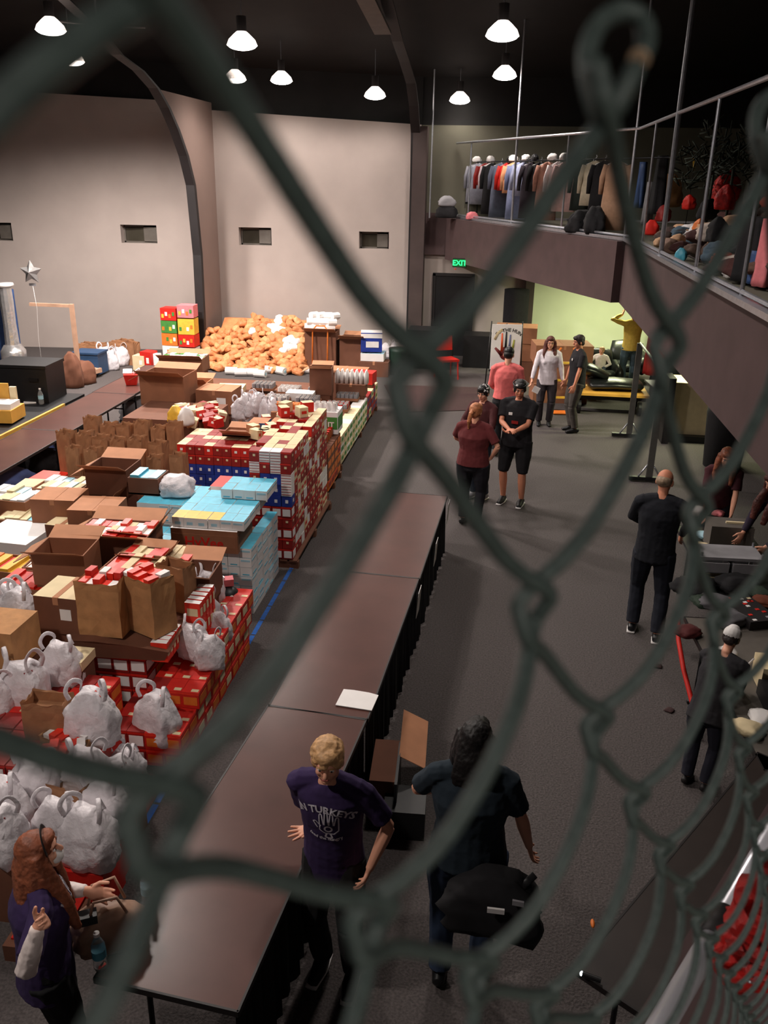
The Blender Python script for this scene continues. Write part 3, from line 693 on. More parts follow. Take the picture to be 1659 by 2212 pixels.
# ================================================================ THE GOODS
def cartonmesh(d, body, panel=None, pw=.7, ph=.6, pz=.5, top=None, band=None, npan=1, side=True, stripes=None, toplab=None):
    """small printed food carton: body, raised label panels on the near and aisle faces, optional band and stripes"""
    mb = MB().box((0, 0, d[2]/2), d, body, top=top or body); e = .0025
    if panel:
        for k in range(npan):
            cx = (-d[0]/2+d[0]*(k+.5)/npan)
            mb.box((cx, -d[1]/2-e/2, d[2]*pz), (d[0]*pw/npan, e, d[2]*ph), panel)
        if side: mb.box((d[0]/2+e/2, 0, d[2]*pz), (e, d[1]*pw, d[2]*ph), panel)
    if toplab: mb.box((d[0]*.22, -d[1]*.32, d[2]+.001), (d[0]*.42, d[1]*.2, .003), toplab)
    if band: mb.box((0, 0, d[2]*.9), (d[0]+e, d[1]+e, d[2]*.12), band)
    if stripes:
        for k in range(stripes[1]):
            mb.box((0, -e, d[2]*(k+.6)/stripes[1]), (d[0]*.96, d[1]+.0, .006), stripes[0])
    return mb.mesh('food_carton')
CM = {}
def cm(key, *a, **k):
    if key not in CM: CM[key] = cartonmesh(*a, **k)
    return CM[key]
FOOD = []
def goods(name, me, loc, rz, label, cat='box', group=None):
    if name == 'food_carton': FOOD.append((me, V(loc), rz, label, group or label)); return None
    return tag(link(name, me, None, loc, rz), label, cat, group or label)
ORDS = ['first', 'second', 'third', 'fourth', 'fifth', 'sixth', 'seventh', 'eighth', 'ninth', 'tenth', 'eleventh', 'twelfth', 'thirteenth']
def ORD(i, n): return 'last' if (i == n-1 and n > 2) else ORDS[min(i, 12)]
def stack(x0, x1, y0, y1, z0, z1, d, pick, label, jit=.004, faces='near right top', skip=None, name='food_carton', group=None, topnoise=0):
    """cartons on the seen faces of a block; pick(i,j,k,nx,ny,nz) -> mesh"""
    nx, ny, nz = max(1, round((x1-x0)/d[0])), max(1, round((y1-y0)/d[1])), max(1, round((z1-z0)/d[2]))
    r = random.Random(int(abs(x0*31+y0*77+z1*9)*10))
    for i in range(nx):
        for j in range(ny):
            for k in range(nz):
                if not (('near' in faces and j == 0) or ('right' in faces and i == nx-1) or ('top' in faces and k == nz-1) or ('left' in faces and i == 0)): continue
                if skip and skip(i, j, k, nx, ny, nz): continue
                me, lb = pick(i, j, k, nx, ny, nz, r)
                if me is None: continue
                if 'near' in faces and j == 0: pos = '%s column, %s tier of the near face' % (ORD(i, nx), ORD(k, nz))
                elif 'right' in faces and i == nx-1: pos = '%s column, %s tier of the aisle face' % (ORD(j, ny), ORD(k, nz))
                else: pos = 'on top, %s row, %s from left' % (ORD(j, ny), ORD(i, nx))
                goods(name, me, (x0+(i+.5)*d[0]+r.uniform(-jit, jit), y0+(j+.5)*d[1]+r.uniform(-jit, jit), z0+k*d[2]), r.uniform(-.02, .02) if k == nz-1 else 0, lb+', '+pos+', '+label, 'box', 'cartons '+label)
    if nx > 2 and ny > 2 and nz > 1:      # the cartons buried inside the block
        tag(MB().box(((x0+x0+nx*d[0])/2, (y0+y0+ny*d[1])/2, (z0+z0+(nz-1)*d[2])/2), ((nx-2)*d[0]-.01, (ny-2)*d[1]-.01, (nz-1)*d[2]-.01), M['kraft3']).obj('packed_cartons'), 'cartons packed inside the block '+label, 'boxes', kind='stuff')
def pallet(c, d, label, rz=0):
    t = thing('pallet', label, 'pallet', (c[0], c[1], 0), rz)
    for k in range(5): MB().box((-d[0]/2+d[0]*(k+.5)/5, 0, .1), (d[0]/6.5, d[1], .02), M['kraft3']).obj('board', t)
    for k in range(3): MB().box((0, -d[1]/2+.05+(d[1]-.1)*k/2, .045), (d[0], .08, .09), M['kraft3']).obj('block', t)
D1 = (.15, .19, .155); D2 = (.125, .16, .135)
g_ = .004
def shr(d): return (d[0]-g_, d[1]-g_, d[2]-g_)
redwhite = cm('rw', shr(D1), M['dred'], M['white'], .8, .62, .45, band=M['red'])
redplain = cm('rp', shr(D1), M['red'], M['orange'], .8, .5, .45, band=M['red2'], toplab=M['cream'])
redsmall = cm('rs', shr(D2), M['dred'], M['cream'], .24, .2, .6, band=M['red'])
bluesmall = cm('bs', shr(D2), M['blue'], M['white'], .28, .3, .5)
redtop = cm('rt', shr(D2), M['red'], M['white'], .3, .25, .5, top=M['cream'])
flatw = cm('fw', shr(D2), M['white'], None, stripes=(M['dred'], 4), side=False)
whitered = cm('wr', shr(D2), M['cream'], M['red'], .6, .3, .5)
kr = cm('kr', shr(D2), M['kraft2'], M['red'], .6, .3, .5, top=M['cream'])
# S3: the red and blue block in the middle of the row
def pk3(i, j, k, nx, ny, nz, r):
    if j == 0:
        if k in (0, 2, 4) and not (k == 2 and i == 1): return redwhite3, 'white-panelled red tray'
        if k in (6, 7) and i >= nx-3 and i < nx-1: return bluesmall, 'blue carton'
        if k == 5 and i >= 1: return (bluesmall, 'blue carton')
        if k >= 8: return r.choice(((flatw, 'white packet stack'), (flatw, 'white packet stack'), (redsmall, 'small red carton'))) 
        if k > 5 and i == nx-1: return flatw, 'white packet stack'
        return redsmall, 'small red carton'
    if k == nz-1: return r.choice(((kr, 'pale-topped carton'), (redtop, 'cream-topped red carton'), (whitered, 'cream carton'), (redsmall, 'small red carton'), (None, '')))
    return r.choice(((redsmall, 'small red carton'), (whitered, 'cream carton'), (flatw, 'white packet stack'), (redsmall, 'small red carton')))
redwhite3 = cm('rw3', shr(D2), M['dred'], M['white'], .78, .66, .45, band=M['red'])
stack(-2.82, -2.3, 9.25, 11.35, .12, 1.45, D2, pk3, 'tall red-blue block')
pallet((-2.56, 10.3), (.6, 2.1), 'wooden pallet under the tall red and blue block')
def pk3b(i, j, k, nx, ny, nz, r):
    if k == nz-1: return r.choice(((redtop, 'cream-topped red carton'), (redsmall, 'small red carton')))
    if 2 <= k <= 4 and i <= 7-(4-k): return bluesmall, 'blue carton'
    return redsmall, 'small red carton'
stack(-4.22, -2.84, 10.6, 11.4, .12, 1.1, D2, pk3b, 'stepped red wall', faces='near top')
pallet((-3.53, 11.0), (1.35, .8), 'wooden pallet under the stepped red wall')
# cream-topped loose cartons on the block
for i in range(26):
    x = rnd.uniform(-3.4, -2.5); y = rnd.uniform(10.8, 12.3); m = rnd.choice(('kr', 'wr', 'rt')); zz = 1.09 if x < -2.84 and y < 11.4 else (1.47 if y < 11.3 else 1.0)
    goods('food_carton', CM[m], (x, y, zz), rnd.random()*3, 'loose cream-topped carton scattered on top of the red block')
openbox('flat open carton lying on the red wall of boxes', (-3.5, 11.1, 1.1), (.4, .3, .05), M['kraft'], flaps=2)
for i, (x, y) in enumerate(((-3.35, 11.6), (-3.05, 11.65))): closedbox('blue carton with a pale lid behind the red wall, %s one' % ('left', 'right')[i], (x, y, .95), (.26, .3, .22), M['navy'], topm=M['kraft2'], lid=False)
boxthing('carton_plinth', 'plain brown cartons under the blue cartons behind the red wall', 'box', (-3.2, 11.75, 0), (1.3, .5, .94), M['kraft3'])
# S4: jars and green tins
JM = MB().cyl((0, 0, 0), (0, 0, .11), .04, M['jar'], 8).cyl((0, 0, .11), (0, 0, .125), .035, M['red'], 8).mesh('jar')
CAN = MB().cyl((0, 0, 0), (0, 0, .112), .0375, M['grey'], 8).cyl((0, 0, .112), (0, 0, .114), .034, M['tin'], 8).mesh('tin_can')
CANS = [MB().cyl((0, 0, 0), (0, 0, .11), .0375, M[m], 8).cyl((0, 0, .11), (0, 0, .113), .034, M['tin'], 8).mesh('tin_can') for m in ('grey', 'white', 'green', 'red', 'grey')]
jbox = cm('jb', (.2, .24, .15), M['orange'], M['dred'], .8, .5, .5, band=M['red'])
jbox2 = cm('jb2', (.2, .24, .15), M['kraft3'], M['orange'], .8, .6, .5)
def pk4(i, j, k, nx, ny, nz, r): return r.choice(((jbox, 'orange jar carton'), (jbox2, 'brown jar carton')))
stack(-3.2, -2.38, 11.7, 12.8, .12, .75, (.205, .245, .157), pk4, 'amber block')
pallet((-2.8, 12.2), (.85, 1.1), 'wooden pallet under the amber block')
for i in range(7):
    for j in range(5): goods('jar', JM, (-3.1+.1*i, 12.0+.12*j, .75), 0, 'amber jar standing on the amber carton block', 'jar')
def printedbox(label, c, d, body, pan, txt=None, tc=None, rz=0):
    t = thing('printed_carton', label, 'box', c, rz); MB().box((0, 0, d[2]/2), d, body, top=M['white']).obj('body', t)
    MB().box((0, -d[1]/2-.002, d[2]*.5), (d[0]*.96, .004, d[2]*.55), pan).box((d[0]/2+.002, 0, d[2]*.5), (.004, d[1]*.96, d[2]*.55), pan).obj('print', t)
    if txt:
        o = link('lettering', text_mesh(txt, d[2]*.62 if txt == 'HyVee' else d[2]*.34, tc, .001, bold=.003), t, (0, -d[1]/2-.006, d[2]*.42)); o.rotation_euler = (PI/2, 0, 0)
    return t
t = printedbox('white and green printed pack of tins on the amber block', (-2.6, 12.7, .76), (.42, .4, .34), M['white'], M['green'], 'FRUIT', M['white'])
for i in range(4):
    for j in range(2): goods('tin_can', CANS[1], (-2.74+.09*i, 12.6+.12*j, 1.1), 0, 'tin standing on the green printed pack', 'can')
gbox = cm('gb', (.2, .26, .15), M['white'], M['green'], .8, .5, .5); gb2 = cm('gb2', (.2, .26, .15), M['cream'], M['green'], .6, .4, .5); gb3 = cm('gb3', (.2, .26, .15), M['dred'], M['navy'], .6, .4, .5)
def pk5(i, j, k, nx, ny, nz, r):
    if j > ny*.72: return r.choice(((gb2, 'cream tin tray'), (gb3, 'dark red tin tray')))
    if j > ny*.6: return gb3, 'dark red tin tray'
    return r.choice(((gbox, 'white and green tin tray'), (gb2, 'cream tin tray')))
stack(-3.25, -2.42, 13.0, 17.0, .12, .6, (.205, .265, .155), pk5, 'far tin block', faces='near right')
pallet((-2.85, 15.0), (.85, 4.0), 'wooden pallet under the far tin block')
# trays of tins covering the far part of the row
def tray(x, y, z, nx, ny, lab, mi, rz=0, m='kraft'):
    t = thing('can_tray', 'shallow tray of tins '+lab, 'tray', (x, y, z), rz, 'trays of tins')
    w, d = nx*.08+.02, ny*.08+.02
    MB().box((0, 0, .005), (w, d, .01), M[m]).box((0, -d/2, .025), (w, .006, .05), M[m]).box((0, d/2, .025), (w, .006, .05), M[m]).box((-w/2, 0, .025), (.006, d, .05), M[m]).box((w/2, 0, .025), (.006, d, .05), M[m]).obj('tray_body', t)
    for i in range(nx):
        for j in range(ny):
            o = link('tin_can', CANS[mi[(i+j) % len(mi)]], None, (x+(i-(nx-1)/2)*.08, y+(j-(ny-1)/2)*.08, z+.011)); tag(o, 'tin in a tray '+lab, 'can', 'tins '+lab)
spots = [(-2.75, 15.4), (-3.3, 15.5), (-3.85, 15.4), (-4.4, 15.6), (-2.8, 14.6), (-3.35, 14.7), (-3.9, 14.65), (-3.0, 14.0), (-3.6, 13.9)]
for i, (x, y) in enumerate(spots): tray(x, y, .66 if x < -3.25 else .60, 5, 4, 'in the '+['right front', 'centre front', 'left front', 'far left', 'right middle', 'centre middle', 'left middle', 'near right', 'near left'][i]+' of the far row', [(0,), (0, 1), (1,), (0, 4), (0, 3)][i % 5])
tag(MB().box((-4.55, 14.6, .3), (2.55, 3.9, .6), M['kraft3']).obj('packed_cartons'), 'brown cartons packed under the trays of tins, far left part', 'boxes', kind='stuff')
tb = [('kraft3', .5, .35, .45), ('kraft', .45, .4, .3), ('white', .4, .3, .18), ('kraft2', .5, .4, .12)]
FB = [(695, 850, 15.3, (.4, .32, .5), 'kraft3', 'tall open brown carton standing above the trays', 1), (785, 826, 16.6, (.45, .35, .22), 'red', 'bright red carton at the far right corner of the row', 0), (475, 885, 13.6, (.62, .5, .38), 'kraft', 'pink-topped brown carton left of the white bags', 0), (368, 868, 13.4, (.75, .6, .5), 'kraft', 'big open carton at the far end of the left tables', 1),
      (632, 912, 12.9, (.62, .35, .2), 'kraft', 'tan carton between the white bags and the green pack', 0), (650, 862, 15.0, (.5, .3, .14), 'white', 'low white carton among the tin trays', 0), (760, 850, 15.6, (.55, .3, .2), 'kraft3', 'brown carton of white bottles near the red carton', 0), (500, 850, 15.5, (.5, .4, .15), 'cream', 'flat cream carton behind the pink-topped carton', 0),
      (400, 800, 17.2, (.9, .6, .3), 'kraft', 'wide carton with white-green packets near the first arch', 1), (420, 838, 15.0, (.6, .4, .15), 'kraft2', 'flat tan carton behind the big open one', 1), (745, 800, 17.4, (.95, .5, .04), 'kraft2', 'flat pale cardboard sheet at the far end of the row', 0)]
for px, py, Y, d, m, l, op in FB:
    p = at(px, py, Y=Y); c = (p.x, p.y, max(0, p.z))
    if op: openbox(l, c, d, M[m], flaps=3 if 'big' in l or 'tall' in l else 2, rz=rnd.uniform(-.1, .1), inner=(.09, .09, .1) if 'wide' in l else None, inm=[M['white'], M['green'], M['white']])
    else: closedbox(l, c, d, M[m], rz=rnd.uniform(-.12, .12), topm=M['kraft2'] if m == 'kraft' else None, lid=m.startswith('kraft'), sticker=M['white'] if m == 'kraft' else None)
    if 'white bottles' in l: BOT = V((c[0], c[1], c[2]+.2))
    if 'white bags and the green' in l: SOUP = V((c[0], c[1], c[2]+.2))
    if c[2] > .25: boxthing('support_carton', 'plain carton supporting the '+' '.join(l.split()[:9]), 'box', (c[0], c[1], 0), (d[0]*.9, d[1]*.9, c[2]-.002), M['kraft3'])
# bottles, bags of bread on top
for i in range(14):
    goods('juice_bottle', MB().loft([(0, 0, 0), (0, 0, .18), (0, 0, .23), (0, 0, .25)], [.04, .04, .015, .015], M['white'], seg=8).mesh('juice_bottle') if i == 0 else bpy.data.meshes['juice_bottle'], (BOT.x-.27+.09*(i % 7), BOT.y-.05+.1*(i//7), BOT.z), 0, 'white bottle standing in the brown carton near the red one', 'bottle')
for i in range(14):
    goods('tin_can', CANS[0 if i % 3 else 1], (-3.95+rnd.uniform(-.35, .35), 13.4+rnd.uniform(-.2, .2), .62+(.05 if i % 2 else 0)), rnd.random(), 'loose tin between the white bags and the trays', 'can', 'loose tins among the cartons')
for i in range(14):
    goods('soup_carton', cm('or', (.07, .07, .11), M['orange'], M['red'], .7, .4, .5), (SOUP.x-.25+.08*(i % 7), SOUP.y-.05+.09*(i//7), SOUP.z), 0, 'small orange tub on the tan carton', 'tub')
for i, (px, py) in enumerate(((520, 905), (545, 900), (570, 905), (535, 893), (560, 892), (590, 903))):
    p = at(px, py, Y=12.9); put(PB, i, (p.x, p.y, max(.5, p.z)), i, 'white plastic bag in the cluster at the middle of the row', 'white bags in the middle of the row', .95)
boxthing('support_carton', 'long brown carton under the cluster of white bags', 'box', (-4.15, 12.9, 0), (1.5, .6, .5), M['kraft3'])
# scattered red packets left-middle
for i in range(46):
    px = rnd.uniform(385, 480); py = rnd.uniform(880, 925); p = at(px, py, z=1.0+rnd.uniform(0, .05)); goods('food_carton', CM[rnd.choice(('rs', 'wr', 'rt'))], p, (rnd.uniform(-.3, .3), rnd.uniform(-.3, .3), rnd.random()*3), 'loose red packet scattered left of the pink-topped carton')
tag(MB().box((-4.95, 12.55, .49), (1.3, 1.1, .98), M['kraft3']).obj('packed_cartons'), 'brown cartons packed under the scattered red packets', 'boxes', kind='stuff')
for i, (px, py, m) in enumerate(((380, 915, 'yellow'), (403, 918, 'white'))):
    p = at(px, py, z=1.08); tag(bagmesh(130+i, M[m], .2, .16, .26).obj('small_bag', None, p, i), ['yellow', 'white'][i]+' knotted bag among the scattered red packets', 'bag')
# brown paper bags, three rows deep
rows = [(9.85, [168, 207, 250, 290, 338, 388], 1.08, 1018), (10.45, [150, 190, 225, 262, 300, 345], 1.05, 990), (11.15, [205, 240, 275, 312, 348, 380], 1, 955)]
n = 0
for Y, pxs, s, pyb in rows:
    for px in pxs:
        p = at(px, pyb, Y=Y); zb = .5
        o = put(KB, n, (p.x, p.y, zb), rnd.uniform(-.2, .2), ('%s paper bag in the %s row left of the red wall' % (('leftmost', 'second', 'third', 'fourth', 'fifth', 'rightmost')[n % 6], 'front' if Y < 10 else 'middle' if Y < 11 else 'back')), 'brown bags left of the red wall', 1); o.scale = (.62, .9, 1.5*rnd.uniform(.92, 1.08)) if Y < 10 else (.7, 1, 1.6*rnd.uniform(.92, 1.05)); n += 1
tag(MB().box((-4.85, 10.5, .25), (1.9, 1.9, .5), M['kraft3']).obj('packed_cartons'), 'brown cartons packed under the tall paper bags', 'boxes', kind='stuff')
# S2: the cyan and white tower
D5 = (.13, .22, .11)
cy = cm('cy', shr(D5), M['white'], M['lcyan'], .8, .2, .7, top=M['cyan']); cy2 = cm('cy2', shr(D5), M['white'], M['cyan'], .6, .12, .2, top=M['cyan']); yl = cm('yl', shr(D5), M['white'], M['lcyan'], .5, .3, .4, top=M['yellow'])
def pkc(i, j, k, nx, ny, nz, r): return r.choice(((cy, 'white carton with cyan top'), (cy2, 'pale cyan carton')))
stack(-3.25, -2.5, 8.05, 9.15, .0, .72, D5, pkc, 'cyan tower', faces='near right')
t = printedbox('brown carton with red lettering in the cyan tower', (-2.95, 8.25, .73), (.72, .55, .25), M['kraft'], M['kraft'], 'HyVee', M['red'])
stack(-3.3, -2.52, 8.0, 8.9, .985, 1.095, D5, lambda i, j, k, nx, ny, nz, r: (yl, 'yellow-topped carton') if j == 0 and i < 4 else (cy, 'white carton with cyan top'), 'lettered carton load')
stack(-2.96, -2.5, 8.62, 9.1, 1.1, 1.21, D5, pkc, 'cyan tower crown')
stack(-3.95, -3.3, 8.6, 9.3, .66, .99, D5, pkc, 'cyan left wing')
stack(-4.3, -3.45, 8.05, 8.55, .55, .77, D5, pkc, 'cyan front step')
tag(MB().box((-3.9, 8.7, .27), (1.0, 1.15, .54), M['kraft3']).obj('packed_cartons'), 'brown cartons packed under the left wing of the cyan tower', 'boxes', kind='stuff')
openbox('brown carton full of cyan packets left of the cloudy bag', (-3.95, 9.0, .99), (.36, .34, .2), M['kraft3'], flaps=0, inner=(.1, .17, .18), inm=[M['cyan'], M['lcyan']])
p = at(383, 1068, Y=8.9); tag(bagmesh(140, M['plastic'], .36, .28, .24).obj('cloudy_bag', None, (p.x, p.y, 1.0), .2), 'cloudy white bag sitting on the cyan packets', 'bag')
closedbox('flat bright red and white carton behind the cyan tower', (-3.15, 9.6, .72), (.42, .4, .22), M['white'], topm=M['red'], lid=False)
boxthing('support_carton', 'brown carton under the flat red and white one', 'box', (-3.15, 9.6, 0), (.42, .4, .715), M['kraft3'])
# left field of boxes: (px, py of the base centre, Y, size, material, label, open?)
LF = [(40, 1185, 8.0, (.62, .6, .2), 'white', 'large flat white carton with blue edge, at the left', 0), (135, 1120, 8.5, (.5, .42, .3), 'kraft', 'big closed brown carton left of the cyan tower', 0), (215, 1135, 8.3, (.5, .45, .26), 'kraft', 'closed brown carton with a white sticker', 0), (150, 1165, 8.2, (.36, .3, .22), 'kraft3', 'dark brown carton with a pale lid under the sticker carton', 0),
      (250, 1060, 9.2, (.5, .45, .34), 'kraft3', 'open brown carton with taped sides in front of the paper bags', 1), (215, 1105, 8.9, (.46, .3, .2), 'kraft3', 'low open brown carton in front of the taped one', 1), (145, 1070, 9.3, (.6, .5, .16), 'white', 'row of white cartons with green edges', 2), (35, 1100, 8.9, (.6, .5, .2), 'white', 'white tray of packets at the far left', 2),
      (60, 1135, 8.6, (.55, .4, .14), 'yellow', 'yellow and teal packets in a brown tray', 2), (80, 1075, 9.6, (.4, .3, .2), 'cream', 'cream carton behind the yellow packets', 0), (110, 1045, 10.2, (.4, .35, .12), 'red2', 'coral red box lid near the periwinkle cloth', 0), (260, 1200, 7.7, (.75, .5, .3), 'kraft3', 'long open brown carton behind the red packets', 1),
      (300, 1165, 7.8, (.4, .3, .12), 'kraft', 'tan flap carton at the foot of the cyan tower', 1), (20, 1255, 7.2, (.5, .4, .2), 'orange', 'orange printed carton at the left edge', 2), (70, 1285, 6.9, (.5, .4, .16), 'red2', 'red packets left of the big paper bags', 2), (120, 1240, 7.3, (.5, .34, .14), 'white', 'white and pink flat boxes, left of the open carton', 2),
      (150, 1250, 7.0, (.5, .4, .34), 'kraft', 'tall brown carton with a folded flap, left of the big paper bags', 1), (115, 1305, 6.4, (.3, .24, .1), 'cream', 'small cream-lidded red box', 0), (155, 1345, 6.2, (.4, .4, .34), 'kraft3', 'dark torn carton left of the big paper bags', 0), (150, 1430, 5.7, (.34, .24, .08), 'cream', 'cream box lid on the white carton near the bottom left', 0),
      (15, 1420, 5.6, (.4, .4, .34), 'bag2', 'tan printed carton at the left edge under the white bag', 0), (425, 1290, 7.0, (.4, .4, .3), 'kraft3', 'open brown carton with a raised tan flap', 1), (385, 1235, 7.3, (.4, .4, .2), 'red2', 'red packets at the foot of the lettered carton', 2), (320, 1225, 7.2, (.42, .25, .16), 'kraft3', 'brown carton holding upright red packets', 1), (300, 1250, 6.9, (.55, .4, .16), 'red2', 'slanting rows of red and white packets', 2)]
for i, (px, py, Y, d, m, l, op) in enumerate(LF):
    p = at(px, py, Y=Y); c = (p.x, p.y, max(.02, p.z)); rz = rnd.uniform(-.1, .1)
    if op == 1: openbox(l, c, d, M[m], flaps=2+(i % 3), rz=rz, inner=(.07, .14, .16) if 'upright' in l or 'long' in l else None, inm=[M['red2'], M['red'], M['white'], M['cream']])
    elif op == 2:
        pal = {'white': ['white', 'white', 'lcyan', 'cream'], 'yellow': ['yellow', 'cream', 'cyan'], 'orange': ['orange', 'yellow', 'red'], 'red2': ['red2', 'red', 'cream', 'red2']}[m]
        openbox(l, c, d, M['kraft'], flaps=0, rz=rz, inner=(.085, .19, d[2]), inm=[M[q] for q in pal])
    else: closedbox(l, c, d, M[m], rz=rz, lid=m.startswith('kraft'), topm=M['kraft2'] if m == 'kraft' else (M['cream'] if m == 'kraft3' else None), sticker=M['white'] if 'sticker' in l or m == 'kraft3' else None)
    if c[2] > .12: boxthing('support_carton', 'plain brown carton beneath: '+' '.join(l.split()[:9]), 'box', (c[0], c[1], 0), (d[0]*.92, d[1]*.92, c[2]-.002), M['kraft3'], rz=rz)
tag(MB().box((-5.1, 8.9, .2), (1.9, 2.3, .4), M['kraft3']).obj('packed_cartons'), 'brown cartons packed beneath the left field of boxes', 'boxes', kind='stuff')
# swimmer-style squiggle print on the white carton is left as a plain blue edge stripe
# S1: red tiered block near the aisle
def pk1(i, j, k, nx, ny, nz, r):
    if j == 0: return (redwhite, 'white-panelled red tray') if i < nx-2 or k < 0 else (redplain, 'plain red carton')
    return r.choice(((redplain, 'plain red carton'), (orr, 'cream-sided red carton'), (redplain, 'plain red carton')))
orr = cm('orr', shr(D1), M['red'], M['cream'], .7, .5, .45, band=M['red2'], toplab=M['cream'])
stack(-2.9, -2.28, 5.42, 7.4, .0, .31, D1, pk1, 'red terrace, bottom')
stack(-2.72, -2.28, 5.8, 7.4, .31, .46, D1, pk1, 'red terrace, middle')
stack(-2.58, -2.28, 6.3, 7.4, .46, .62, D1, pk1, 'red terrace, top')
stack(-3.55, -2.75, 6.0, 7.2, .0, .62, D1, lambda i, j, k, nx, ny, nz, r: (redwhite, 'white-panelled red tray') if j == 0 else (redplain, 'plain red carton'), 'inner red block', faces='near right top')
redt = cm('redt', (.14, .06, .18), M['red2'], M['cream'], .7, .4, .5, top=M['white'])
for i in range(5):
    for k in range(3):
        goods('food_carton', redt, (-2.66+.01*k, 6.0+.07*i, .62+.0*k) if k == 0 else (-2.5, 6.4+.08*i, .62+.18*(k-1)), rnd.uniform(-.1, .1), 'bright red packet standing upright beside the white bags')
t = thing('torn_carton', 'dark brown carton with a ragged rim under the big paper bags', 'box', (-3.0, 6.25, .63), .06)
MB().add([(-.42, -.3, 0), (.36, -.3, 0), (.4, .32, 0), (-.4, .3, 0), (-.46, -.34, .17), (-.2, -.36, .185), (.1, -.34, .15), (.42, -.34, .11), (.45, .34, .18), (-.44, .32, .2)], [(0, 3, 2, 1), (0, 1, 7, 6, 5, 4), (1, 2, 8, 7), (2, 3, 9, 8), (3, 0, 4, 9), (4, 5, 6, 7, 8, 9)], M['kraft3']).obj('body', t)
for i, (x, y, s, rz, l) in enumerate(((-3.16, 6.1, 1.12, -.02, 'big tan paper bag of red packets, facing the near side'), (-2.82, 6.2, 1.16, -.45, 'big tan paper bag of red packets beside the near-facing one'), (-2.72, 6.6, 1.0, -.3, 'tan paper bag behind the two big bags'))):
    put(KR if i < 2 else KB, i, (x, y, .81), rz, l, 'big paper bags on the torn carton', s)
# white bags on the red block
WB = [(345, 1595, 5.55, 1.25, 'grey-white plastic bag hanging over the corner of the red block'), (420, 1420, 6.3, .95, 'white bag at the near end of the heap beside the big paper bags'), (395, 1370, 6.6, .95, 'white bag lowest on the left of the heap beside the paper bags'), (440, 1345, 6.8, 1.0, 'white bag at the middle of the heap beside the paper bags'), (410, 1305, 7.0, .95, 'white bag high on the left of the heap'), (455, 1300, 7.2, 1.0, 'topmost white bag of the heap'), (470, 1390, 6.7, .95, 'white bag on the aisle side of the heap'), (455, 1440, 6.2, .9, 'thin white bag trailing to the red cartons'),
      (205, 1600, 4.9, 1.25, 'white bag with open loop handles at the bottom left'), (60, 1540, 5.3, 1.35, 'large white bag with a pale patch at the left'), (140, 1480, 5.6, 1.15, 'white bag under the cream box lid'), (0, 1560, 5.2, 1.2, 'white bag cut by the left edge of the photo'), (50, 1370, 6.1, 1.25, 'white bag on the tan carton at the left edge'), (25, 1350, 6.4, 1.2, 'white crumpled bag behind the tan carton'), (280, 1700, 4.9, 1.0, 'printed white bag beside the red tiers'),
      (195, 1720, 4.5, 1.15, 'grey-white bag in the near heap, left of the printed one'), (235, 1790, 4.35, 1.15, 'white bag in the middle of the near heap'), (255, 1730, 4.6, 1.05, 'white bag with red tins showing, aisle side'), (200, 1860, 4.05, 1.25, 'long white bag at the foot of the near heap'), (85, 1750, 4.4, 1.2, 'tall white bag above the woman with the headband'), (20, 1790, 4.2, 1.15, 'white bag with a dark red drink pack'), (10, 1850, 3.9, 1.15, 'white bag behind the shoulder of the woman with the headband'), (135, 1830, 4.1, 1.1, 'white bag with looped handle behind the head of the woman')]
for i, (px, py, Y, s, l) in enumerate(WB):
    p = at(px, py, Y=Y); z = max(0, p.z); put(PB, i, (p.x, p.y, z), rnd.uniform(-.5, .5) + (i % 2)*PI, l, None, s)
    if z > .1 and (px < 330): boxthing('support_carton', 'brown carton beneath the '+' '.join(l.split()[:9]), 'box', (p.x-.06, p.y+.03, 0), (.36, .28, z), M['kraft3'] if i % 2 else M['red'])
# near-left heap: paper bags and red cartons
for i, (px, py, Y, l) in enumerate(((118, 1620, 4.9, 'brown paper bag with twisted handles, under the fence wire'), (150, 1740, 4.6, 'tan paper bag in the near heap'), (165, 1800, 4.4, 'tan paper bag lower in the near heap'), (165, 1700, 4.8, 'crumpled tan paper bag behind the others'))):
    p = at(px, py, Y=Y); z = max(0, p.z); put(KR if i % 2 else KB, i, (p.x, p.y, z), rnd.uniform(-.4, .4), l, None, 1.05)
    if z > .1: boxthing('support_carton', 'carton beneath the '+' '.join(l.split()[:9]), 'box', (p.x, p.y, 0), (.3, .2, z), M['kraft3'])
stack(-4.0, -2.95, 4.5, 5.75, .0, .62, (.16, .2, .155), lambda i, j, k, nx, ny, nz, r: r.choice(((redplain, 'plain red carton'), (redwhite, 'white-panelled red tray'))), 'low near-left stack')
t = thing('orange_tray', 'long orange-brown carton tray along the blue tape', 'box', (-2.55, 4.15, 0), .02)
MB().box((0, 0, .06), (.36, 1.25, .12), M['kraft3']).obj('body', t); MB().box((0, 0, .125), (.3, 1.15, .02), M['red']).obj('packets', t)
# black and white ball-like helmet on the heap
t = thing('toy_ball', 'shiny black ball with white ovals at the edge of the bag heap', 'ball', at(492, 1292, Y=7.35), .4)
MB().ell((0, 0, 0), (.13, .13, .13), M['blk']).obj('ball', t); MB().ell((.03, -.115, .02), (.04, .02, .06), M['white']).ell((-.08, -.09, -.03), (.03, .02, .045), M['white']).ell((.1, -.07, -.03), (.03, .02, .05), M['white']).obj('spots', t)
MB().box((0, .03, .17), (.13, .1, .07), M['pink']).box((-.05, .02, .2), (.06, .05, .05), M['foil']).obj('ornament', t)
boxthing('support_carton', 'brown carton under the shiny black ball', 'box', (at(492, 1292, Y=7.35).x, 7.35, 0), (.3, .3, at(492, 1292, Y=7.35).z-.13), M['kraft3'])

